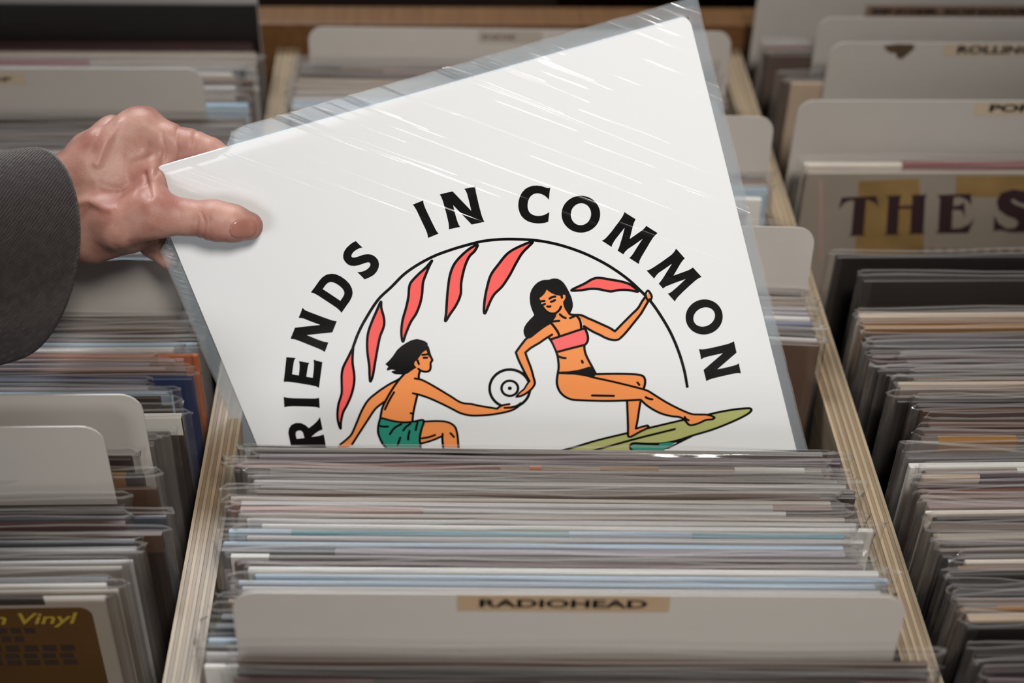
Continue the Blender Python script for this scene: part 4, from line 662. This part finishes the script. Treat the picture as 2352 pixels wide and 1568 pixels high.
# ------------------------------------------------------------------ the held record
HQ = np.array([[0.9503341775917824, 0.09298001889528956, -0.29701795734800646], [-0.003647724020094757, 0.9575937328352424, 0.2880988319034626], [0.3112099693300711, -0.2727067269447125, 0.9103732180093382]])
KH = .96                                              # the cover measures 302 mm
HT = np.array([0.02252564, 0.60905535, CAMZ-0.52258275])
HM = Matrix([[HQ[i][0], HQ[i][1], HQ[i][2], HT[i]] for i in range(3)]+[[0, 0, 0, 1]])
held = empty('record', (0, 0, 0)); held.matrix_world = HM
tag(held, 'white record with a surfing couple drawing, held up by the hand', 'record')
WHITE = plain('cover_white', (225, 228, 231), rough=.45, spec=.25, var=.004)
S2 = .1575*KH
jk = prism('jacket', [(x, z-S2) for x, z in rounded(2*S2, 2*S2, .005)], 0, .0036, WHITE, held)
PM = {'ink': plain('print_ink', (5, 5, 5), rough=.6, spec=.1, var=0), 'coral': plain('print_coral', (243, 98, 94), var=.02, rough=.55, spec=.2), 'pink': plain('print_pink', (243, 106, 108), var=.02, rough=.55, spec=.2),
      'skin': plain('print_skin', (238, 146, 84), var=.02, rough=.55, spec=.2), 'teal': plain('print_teal', (40, 136, 116), var=.03, rough=.55, spec=.2), 'olive': plain('print_olive', (172, 176, 112), var=.03, rough=.55, spec=.2)}
def crom(P, closed=False, step=.55):
    P = [np.array(p, float) for p in P]; n = len(P); out = []
    if n == 2: return [P[0]+(P[1]-P[0])*k/2 for k in range(3)]
    for i in range(n if closed else n-1):
        g = lambda k: P[k % n] if closed else P[min(max(k, 0), n-1)]
        a, b, c, d = g(i-1), g(i), g(i+1), g(i+2)
        m = max(1, int(np.linalg.norm(c-b)/step))
        # shrink tangents on long-short joins so that the curve does not overshoot
        lb = np.linalg.norm(c-b)+1e-9; t1 = (c-a)*lb/(lb+np.linalg.norm(b-a)+1e-9); t2 = (d-b)*lb/(lb+np.linalg.norm(d-c)+1e-9)
        for k in range(m):
            s = k/m
            out.append(b*(2*s**3-3*s**2+1)+t1*(s**3-2*s**2+s)+c*(-2*s**3+3*s**2)+t2*(s**3-s**2))
    if not closed: out.append(P[-1])
    return out
def ribbon(P, wd, closed=False):
    """flat band with round ends along a line, as verts and faces in the cover's plane (mm)"""
    n = len(P); V, Fc = [], []
    for i in range(n):
        a = P[(i-1) % n] if closed or i > 0 else P[0]; b = P[(i+1) % n] if closed or i < n-1 else P[-1]
        d = b-a; d = d/(np.linalg.norm(d)+1e-9); nn = np.array([-d[1], d[0]])*wd/2
        V += [P[i]+nn, P[i]-nn]
    for i in range(n if closed else n-1):
        j = (i+1) % n; Fc.append((2*i, 2*i+1, 2*j+1, 2*j))
    caps = range(0, n, 1 if n < 40 else 2) if not closed else range(0, n, 2)
    for i in caps:
        k = len(V); V += [P[i]+wd/2*np.array([math.cos(q*math.pi/6), math.sin(q*math.pi/6)]) for q in range(12)]
        if i in (0, n-1) or closed or True: Fc.append(tuple(range(k, k+12)))
    return V, Fc
for gname, prims in PRINT:
    V, Fc, MI, used = [], [], [], []
    for k, (kind, colr, wd, P) in enumerate(prims):
        if colr not in used: used.append(colr)
        if kind == 'ring':
            o_, i_ = P; n = len(o_); v = [np.array(p) for p in o_+i_]; f = [(q, (q+1) % n, (q+1) % n+n, q+n) for q in range(n)]
        elif kind == 'fill':
            v = [np.array(p) for p in P]; f = [tuple(t_) for t_ in tessellate_polygon([[Vector((a, b, 0)) for a, b in P]])]
        elif kind == 'poly': v, f = ribbon([p for a, b in zip(P[:-1], P[1:]) for p in crom([a, b])], wd)
        else: v, f = ribbon(crom(P, kind == 'closed'), wd, kind == 'closed')
        b0 = len(V); yy = -.00006-.000007*k-(.0001 if gname in ('printed_man', 'printed_woman') else 0)-(.00003 if gname == 'printed_surfboard' else 0)
        V += [(p[0]/1000*KH, yy, p[1]/1000*KH) for p in v]; Fc += [tuple(q+b0 for q in ff) for ff in f]; MI += [used.index(colr)]*len(f)
    mesh(gname, V, Fc, [PM[c] for c in used], jk, MI)
def hp(px, py, n):
    """point n millimetres in front of the held cover that is seen at the picture's px, py; in the cover's mm (right, up, front)"""
    N = HQ @ np.array([0, -1, 0]); o = np.array([0, 0, CAMZ]); p0 = HT+N*n/1000; d = ray(px, py)
    l = HQ.T @ (o+d*(((p0-o) @ N)/(d @ N))-HT)
    return np.array([l[0]*1000, l[2]*1000, n])
XG = hp(512, 335, 0)[0]/1000
def hsleeve():
    """wide film sleeve: front and back sheet, and the sealed strip that stands out past the cover along the top and sides"""
    bl, br, bt = -S2-.0095, S2+.0062, S2+.0088; nx, nz = 44, 44; V, Fc = [], []
    for s, yb in ((0, -.0011), (1, .0047)):
        for k in range(nz+1):
            for i in range(nx+1):
                u, v = i/nx, k/nz; x = bl+(br-bl)*u; z = -S2-.002+(bt+S2+.002)*v
                g = max(0, min(1, (x-XG)/.010)) if z > S2-.02 else 1          # gathered back where the hand grips the corner
                z = z if z < S2 else S2+(z-S2)*g
                if x < -S2 and z > S2-.05: x = -S2+(x+S2)*.1
                e = min(1, min(u, 1-u)*30, (1-v)*30+.15); rip = .00025*math.sin(9*u+4*v)*math.sin(7*v+2)
                V.append((x, .0018+(yb-.0018)*(.25+.75*e)+rip*e, z))
    r = nx+1
    for s in (0, 1):
        for k in range(nz):
            for i in range(nx):
                a = s*r*(nz+1)+k*r+i; q = (a, a+1, a+1+r, a+r); Fc.append(q if s == 0 else q[::-1])
    o = mesh('sleeve', V, Fc, FILM_HELD, held, None, True)
    # sealed strip
    rnd = random.Random(3); P = []
    def run(x0, z0, x1, z1, n):
        for k in range(n): P.append((x0+(x1-x0)*k/n, z0+(z1-z0)*k/n))
    run(br, -S2, br, bt, 40); run(br, bt, bl, bt, 60); run(bl, bt, bl, -S2, 40); P.append((bl, -S2))
    V, Fc = [], []
    for x, z in P:
        if z > S2-.001: z = S2-.0008+(z-S2+.0008)*max(.06, min(1, (x-XG)/.008))
        if x < -S2 and z > S2-.045: x = -S2+(x+S2)*.1
        cx, cz = max(-S2+.0004, min(S2-.0004, x)), min(S2-.0004, z); d = Vector((x-cx, z-cz))
        j = rnd.uniform(-.00035, .00035); dn = d.normalized() if d.length > 0 else d
        V += [(cx, .0016, cz), (cx+d.x*.5, .0010, cz+d.y*.5), (x-dn.x*.0009+dn.x*j, .0016+rnd.uniform(-.0004, .0004), z-dn.y*.0009+dn.y*j), (x+dn.x*j, .0014, z+dn.y*j)]
    for i in range(len(P)-1):
        for k in range(3): a = i*4+k; Fc.append((a, a+1, a+5, a+4))
    mi = [1 if q % 3 == 2 else 0 for q in range(len(Fc))]
    tag(mesh('sleeve_seam', V, Fc, [FILM_SEAM, FILM_EDGE], o, mi, True))
hsleeve()

# ------------------------------------------------------------------ the hand
def cone(*a): return [(hp(x, y, n), r*.965) for x, y, n, r in a]
CH = [  # chains of tapering joints: picture x, y, mm in front of the cover, radius in mm
 (cone((118, 505, -4, 23), (160, 470, -6, 21.5)), 9),                                     # forearm and wrist
 (cone((158, 410, -2, 14), (235, 345, -10, 13), (322, 300, -20, 12.6)), 9),             # index metacarpal
 (cone((150, 420, -12, 14), (210, 355, -26, 13), (266, 316, -38, 12)), 8),               # middle metacarpal
 (cone((155, 480, -20, 14), (240, 400, -44, 12.5)), 8),
 (cone((168, 530, -18, 14), (262, 470, -40, 11.5)), 8),
 (cone((170, 532, 2, 15), (270, 512, 14, 14.3), (352, 490, 13.5, 13)), 9),          # thumb metacarpal
 (cone((352, 490, 13.5, 13), (420, 498, 11.5, 9.8), (492, 506, 11.8, 10.7)), 6),       # thumb
 (cone((492, 506, 11.8, 10.7), (535, 513, 11.4, 10.2), (571, 519, 10, 8.0)), 4),
 (cone((322, 300, -20, 12.6), (385, 325, -17, 10.6), (440, 338, -15.5, 9.4)), 6),      # index
 (cone((440, 338, -15.5, 9.4), (482, 350, -14.5, 8.2), (512, 364, -13.2, 7.2)), 4),
 (cone((266, 316, -38, 12), (370, 372, -34, 10), (430, 400, -20, 8.6), (480, 440, -14.5, 7.8)), 6),   # middle finger
 (cone((240, 400, -44, 12.5), (320, 450, -42, 10), (410, 480, -24, 8.6), (450, 520, -15, 7.6)), 6),   # ring finger
 (cone((262, 470, -40, 11.5), (305, 515, -34, 9.6), (352, 560, -20, 7.8), (388, 593, -13.2, 6.7)), 6),# little finger
 (cone((235, 440, -4, 19), (300, 410, -10, 15), (350, 415, -9, 9.5)), 10),              # palm and web
 (cone((340, 462, 10, 9), (350, 424, 4.5, 6.8), (344, 388, -4, 8)), 6),                        # thumb web
 (cone((330, 350, -16, 10), (378, 372, -14, 7.5), (420, 372, -14, 7)), 6),             # pad at the root of the index finger
 (cone((215, 545, 4, 15), (300, 535, 0, 11), (345, 530, -8, 8)), 8),                   # heel of the hand
]
def sdf(X, Y, Z):
    F = None
    for ch, k in CH:
        D = None
        for (a, ra), (b, rb) in zip(ch[:-1], ch[1:]):
            ab = b-a; L2 = float(ab @ ab)
            t = np.clip(((X-a[0])*ab[0]+(Y-a[1])*ab[1]+(Z-a[2])*ab[2])/L2, 0, 1)
            d = np.sqrt((X-a[0]-t*ab[0])**2+(Y-a[1]-t*ab[1])**2+(Z-a[2]-t*ab[2])**2)-(ra+(rb-ra)*t)
            if D is None: D = d
            else:
                h = np.clip(.5+.5*(D-d)/3.0, 0, 1); D = D*(1-h)+d*h-3.0*h*(1-h)
        if F is None: F = D
        else: h = np.clip(.5+.5*(F-D)/k, 0, 1); F = F*(1-h)+D*h-k*h*(1-h)
    return F
def segd(X, Y, pl):
    best = None
    for a, b in zip(pl[:-1], pl[1:]):
        ab = b[:2]-a[:2]; t = np.clip(((X-a[0])*ab[0]+(Y-a[1])*ab[1])/(ab @ ab), 0, 1)
        d = np.hypot(X-a[0]-t*ab[0], Y-a[1]-t*ab[1]); best = d if best is None else np.minimum(best, d)
    return best
def relief(X, Y):
    """tendons, knuckle dimples and skin folds (mm, outwards)"""
    G = lambda pl, wd, amp: amp*np.exp(-(segd(X, Y, [hp(x, y, 0) for x, y in pl])/wd)**2)
    return (G([(262, 292), (244, 325), (232, 368)], 2.2, 1.5)+G([(222, 300), (215, 345)], 2.6, -1.1)+G([(330, 252), (318, 300)], 5, .8)
            + G([(186, 448), (225, 438), (285, 446)], 2.0, 1.2)+G([(190, 418), (240, 412), (285, 432)], 3.4, -1.3)
            + G([(318, 318), (322, 360), (340, 400)], 4.5, -1.4)+G([(362, 318), (372, 350), (366, 392)], 1.1, -.7)+G([(392, 312), (400, 350), (392, 385)], 1.0, -.6)
            + G([(428, 305), (438, 335), (436, 365)], 1.0, -.6)+G([(340, 395), (352, 410), (368, 424)], 1.4, -1.3)+G([(335, 420), (350, 412)], 1.2, -.7)
            + G([(484, 462), (496, 480), (492, 505), (474, 540)], .75, -.75)+G([(478, 470), (474, 500), (466, 535)], .7, -.5)+G([(503, 468), (508, 500), (496, 540)], .7, -.4)
            + G([(520, 475), (520, 510), (512, 545)], 2.5, .25)+G([(375, 470), (400, 488)], 2.2, .5)+G([(350, 535), (345, 548)], 1.2, -.8)+G([(330, 520), (327, 545)], 1.3, -.5)+G([(300, 530), (305, 550)], 1.5, -.4))
def surface_nets(lo, hi, h):
    ax = [np.arange(lo[i], hi[i], h, dtype=np.float32) for i in range(3)]
    X, Y, Z = np.meshgrid(*ax, indexing='ij'); F = sdf(X, Y, Z).astype(np.float32)
    F -= (relief(X[:, :, :1], Y[:, :, :1])*np.clip((Z+60)/20, 0, 1)).astype(np.float32)
    s = F < 0; nx, ny, nz = F.shape
    c = [s[i:nx-1+i, j:ny-1+j, k:nz-1+k] for i in (0, 1) for j in (0, 1) for k in (0, 1)]
    any_ = c[0].copy(); all_ = c[0].copy()
    for q in c[1:]: any_ |= q; all_ &= q
    act = any_ & ~all_; idx = -np.ones(act.shape, np.int64); I_, J_, K_ = np.nonzero(act); idx[I_, J_, K_] = np.arange(len(I_))
    acc = np.zeros((len(I_), 3)); cnt = np.zeros(len(I_))
    cor = [(i, j, k) for i in (0, 1) for j in (0, 1) for k in (0, 1)]
    for a in cor:
        for b in cor:
            if sum(abs(x-y) for x, y in zip(a, b)) == 1 and a < b:
                fa = F[I_+a[0], J_+a[1], K_+a[2]]; fb = F[I_+b[0], J_+b[1], K_+b[2]]; m = (fa < 0) != (fb < 0)
                t = np.where(m, fa/np.where(m, fa-fb, 1), 0)[:, None]
                acc += np.where(m[:, None], np.array(a)+(np.array(b)-np.array(a))*t, 0); cnt += m
    V = (acc/cnt[:, None]+np.stack([I_, J_, K_], 1))*h+np.array(lo)
    Q = []
    for d in range(3):
        u, v = (d+1) % 3, (d+2) % 3
        sl0 = [slice(None)]*3; sl1 = [slice(None)]*3; sl0[d] = slice(0, -1); sl1[d] = slice(1, None)
        A, B = s[tuple(sl0)], s[tuple(sl1)]; ch = A != B; P = np.stack(np.nonzero(ch), 1)
        ok = (P[:, u] > 0) & (P[:, v] > 0) & (P[:, u] < F.shape[u]-1) & (P[:, v] < F.shape[v]-1); P = P[ok]
        def g(du, dv):
            q = P.copy(); q[:, u] -= du; q[:, v] -= dv; return idx[q[:, 0], q[:, 1], q[:, 2]]
        q = np.stack([g(1, 1), g(0, 1), g(0, 0), g(1, 0)], 1); fl = ~A[P[:, 0], P[:, 1], P[:, 2]]; q[fl] = q[fl][:, ::-1]; Q.append(q)
    return V, np.concatenate(Q)
allp = np.array([np.concatenate([p-r-5, p+r+5]) for ch, _ in CH for p, r in ch])
HV, HF = surface_nets(allp[:, :3].min(0), allp[:, 3:].max(0), .72)
def local2world(V): return np.stack([V[:, 0]/1000, -V[:, 2]/1000, V[:, 1]/1000], 1) @ HQ.T+HT
base = local2world(np.array([hp(150, 470, 14)]))[0]
def skin(name, c1, c2, rough, sss=.07, bump=.5):
    m, N, L = nt(name); b = N['Principled BSDF']; b.inputs['Roughness'].default_value = rough
    b.inputs['Subsurface Weight'].default_value = sss; b.inputs['Subsurface Radius'].default_value = (1, .35, .2); b.inputs['Subsurface Scale'].default_value = .003
    b.inputs['Specular IOR Level'].default_value = .32
    tc = N.new('ShaderNodeTexCoord'); n1 = N.new('ShaderNodeTexNoise'); n1.inputs['Scale'].default_value = 55; n1.inputs['Detail'].default_value = 5
    mx = N.new('ShaderNodeMix'); mx.data_type = 'RGBA'; mx.inputs[6].default_value = lin(c1)+(1,); mx.inputs[7].default_value = lin(c2)+(1,)
    cr2 = N.new('ShaderNodeMapRange'); cr2.inputs[1].default_value = .35; cr2.inputs[2].default_value = .68
    L.new(tc.outputs['Object'], n1.inputs['Vector']); L.new(n1.outputs['Fac'], cr2.inputs[0]); L.new(cr2.outputs[0], mx.inputs[0]); L.new(mx.outputs[2], b.inputs['Base Color'])
    vo = N.new('ShaderNodeTexVoronoi'); vo.inputs['Scale'].default_value = 900; vo.feature = 'DISTANCE_TO_EDGE'
    bu = N.new('ShaderNodeBump'); bu.inputs['Strength'].default_value = bump; bu.inputs['Distance'].default_value = .0003
    L.new(tc.outputs['Object'], vo.inputs['Vector']); L.new(vo.outputs['Distance'], bu.inputs['Height']); L.new(bu.outputs[0], b.inputs['Normal'])
    return m
SKIN = skin('skin', (170, 131, 118), (143, 95, 85), .45)
hand = mesh('person', local2world(HV)-base, HF.tolist(), SKIN, None, None, True); hand.location = base
bm = bmesh.new(); bm.from_mesh(hand.data); bmesh.ops.smooth_vert(bm, verts=bm.verts, factor=.35, use_axis_x=True, use_axis_y=True, use_axis_z=True)
bmesh.ops.recalc_face_normals(bm, faces=bm.faces); bm.to_mesh(hand.data); bm.free()
tag(hand, 'person in a dark wool coat, hand gripping the corner of the white record', 'person')
# thumb nail: a thin curved plate lying on the skin
def nail():
    c = hp(565, 517, 12)[:2]; ax = hp(600, 521, 0)[:2]-hp(545, 511, 0)[:2]; ax = ax/np.linalg.norm(ax); ay = np.array([-ax[1], ax[0]])
    V, Fc = [], []; nr, na = 7, 28
    zs = np.linspace(30, 4, 120)
    for r in range(nr+1):
        for k in range(na):
            q = 2*math.pi*k/na; cq, sq = math.cos(q), math.sin(q); e = .8
            rx, ry = 7.2, 6.0
            u = rx*r/nr*math.copysign(abs(cq)**e, cq); v = ry*r/nr*math.copysign(abs(sq)**e, sq)*(1 if u > 0 else 1)
            x, y = c+ax*u+ay*v; f = sdf(np.full_like(zs, x), np.full_like(zs, y), zs)
            i = int(np.argmax(f < 0)); z = zs[i] if f[i] < 0 else 6.0
            lift = .6 if r < nr else -.4
            V.append((x, y, z+lift))
    for r in range(nr):
        for k in range(na): Fc.append((r*na+k, r*na+(k+1) % na, (r+1)*na+(k+1) % na, (r+1)*na+k))
    o = mesh('thumb_nail', local2world(np.array(V))-base, Fc, skin('nail', (152, 108, 96), (140, 94, 84), .26, .05, 0), hand, None, True)
    bm = bmesh.new(); bm.from_mesh(o.data); bmesh.ops.remove_doubles(bm, verts=bm.verts, dist=1e-6); bmesh.ops.recalc_face_normals(bm, faces=bm.faces); bm.to_mesh(o.data); bm.free()
nail()
# coat sleeve
def wool():
    m, N, L = nt('wool'); b = N['Principled BSDF']; b.inputs['Roughness'].default_value = .9; b.inputs['Specular IOR Level'].default_value = .1
    b.inputs['Sheen Weight'].default_value = .25; b.inputs['Sheen Roughness'].default_value = .5
    uv = N.new('ShaderNodeUVMap'); wv = N.new('ShaderNodeTexWave'); wv.bands_direction = 'DIAGONAL'; wv.inputs['Scale'].default_value = 34; wv.inputs['Distortion'].default_value = 3.0; wv.inputs['Detail'].default_value = 2
    tc = N.new('ShaderNodeTexCoord'); no = N.new('ShaderNodeTexNoise'); no.inputs['Scale'].default_value = 240; no.inputs['Detail'].default_value = 4
    mx = N.new('ShaderNodeMix'); mx.data_type = 'RGBA'; mx.inputs[6].default_value = lin((34, 27, 26))+(1,); mx.inputs[7].default_value = lin((66, 58, 57))+(1,)
    L.new(uv.outputs[0], wv.inputs['Vector']); L.new(tc.outputs['Object'], no.inputs['Vector'])
    ad = N.new('ShaderNodeMath'); ad.operation = 'MULTIPLY'; L.new(wv.outputs['Fac'], ad.inputs[0]); L.new(no.outputs['Fac'], ad.inputs[1])
    L.new(ad.outputs[0], mx.inputs[0]); L.new(mx.outputs[2], b.inputs['Base Color'])
    bu = N.new('ShaderNodeBump'); bu.inputs['Strength'].default_value = .7; bu.inputs['Distance'].default_value = .0012
    L.new(ad.outputs[0], bu.inputs['Height']); L.new(bu.outputs[0], b.inputs['Normal'])
    return m
def coat():
    C0 = hp(50.3, 580.7, 30); a = np.array([.74, -.25, -.64]); a /= np.linalg.norm(a)       # along the forearm
    b = np.array([1, -1.559, -1.979]); b /= np.linalg.norm(b)                              # the cuff hangs open at a slant
    e1 = np.array([0, 1, 0])-b*b[1]; e1 /= np.linalg.norm(e1); e2 = np.cross(b, e1)
    rows = [(-6, .90), (-2, .955), (.5, .99), (0, 1.012), (-2.5, 1.02)]+[(-s, 1.02+.0007*s) for s in (8, 16, 26, 38, 52, 70, 92, 118, 150, 190, 235, 290)]
    n = 96; V, Fc, UV = [], [], []
    rnd = np.random.RandomState(4); ph = rnd.uniform(0, 6.28, 8)
    for k, (s, g) in enumerate(rows):
        for i in range(n):
            q = 2*math.pi*i/n
            fold = 1+min(1, abs(s)/40)*(.018*math.sin(2*q+ph[0]+s*.03)+.014*math.sin(3*q+ph[1]-s*.05)+.010*math.sin(5*q+ph[2]+s*.08))
            ce, se = math.cos(q), math.sin(q)
            r1, r2 = 57.0*g*fold, 46.5*g*fold
            V.append(C0+a*s+e1*(r1*ce)+e2*(r2*se))
            UV.append((i/n*3, s/110))
    for k in range(len(rows)-1):
        for i in range(n): Fc.append((k*n+i, k*n+(i+1) % n, (k+1)*n+(i+1) % n, (k+1)*n+i))
    o = mesh('coat_sleeve', local2world(np.array(V))-base, Fc, wool(), hand, None, True)
    ul = o.data.uv_layers.new(name='UVMap')
    for p in o.data.polygons:
        top = max(v % n for v in p.vertices)-min(v % n for v in p.vertices) > 2
        for li, vi in zip(p.loop_indices, p.vertices):
            u, v = UV[vi]; ul.data[li].uv = (u+(3 if top and vi % n == 0 else 0), v)
coat()
bpy.context.view_layer.update()
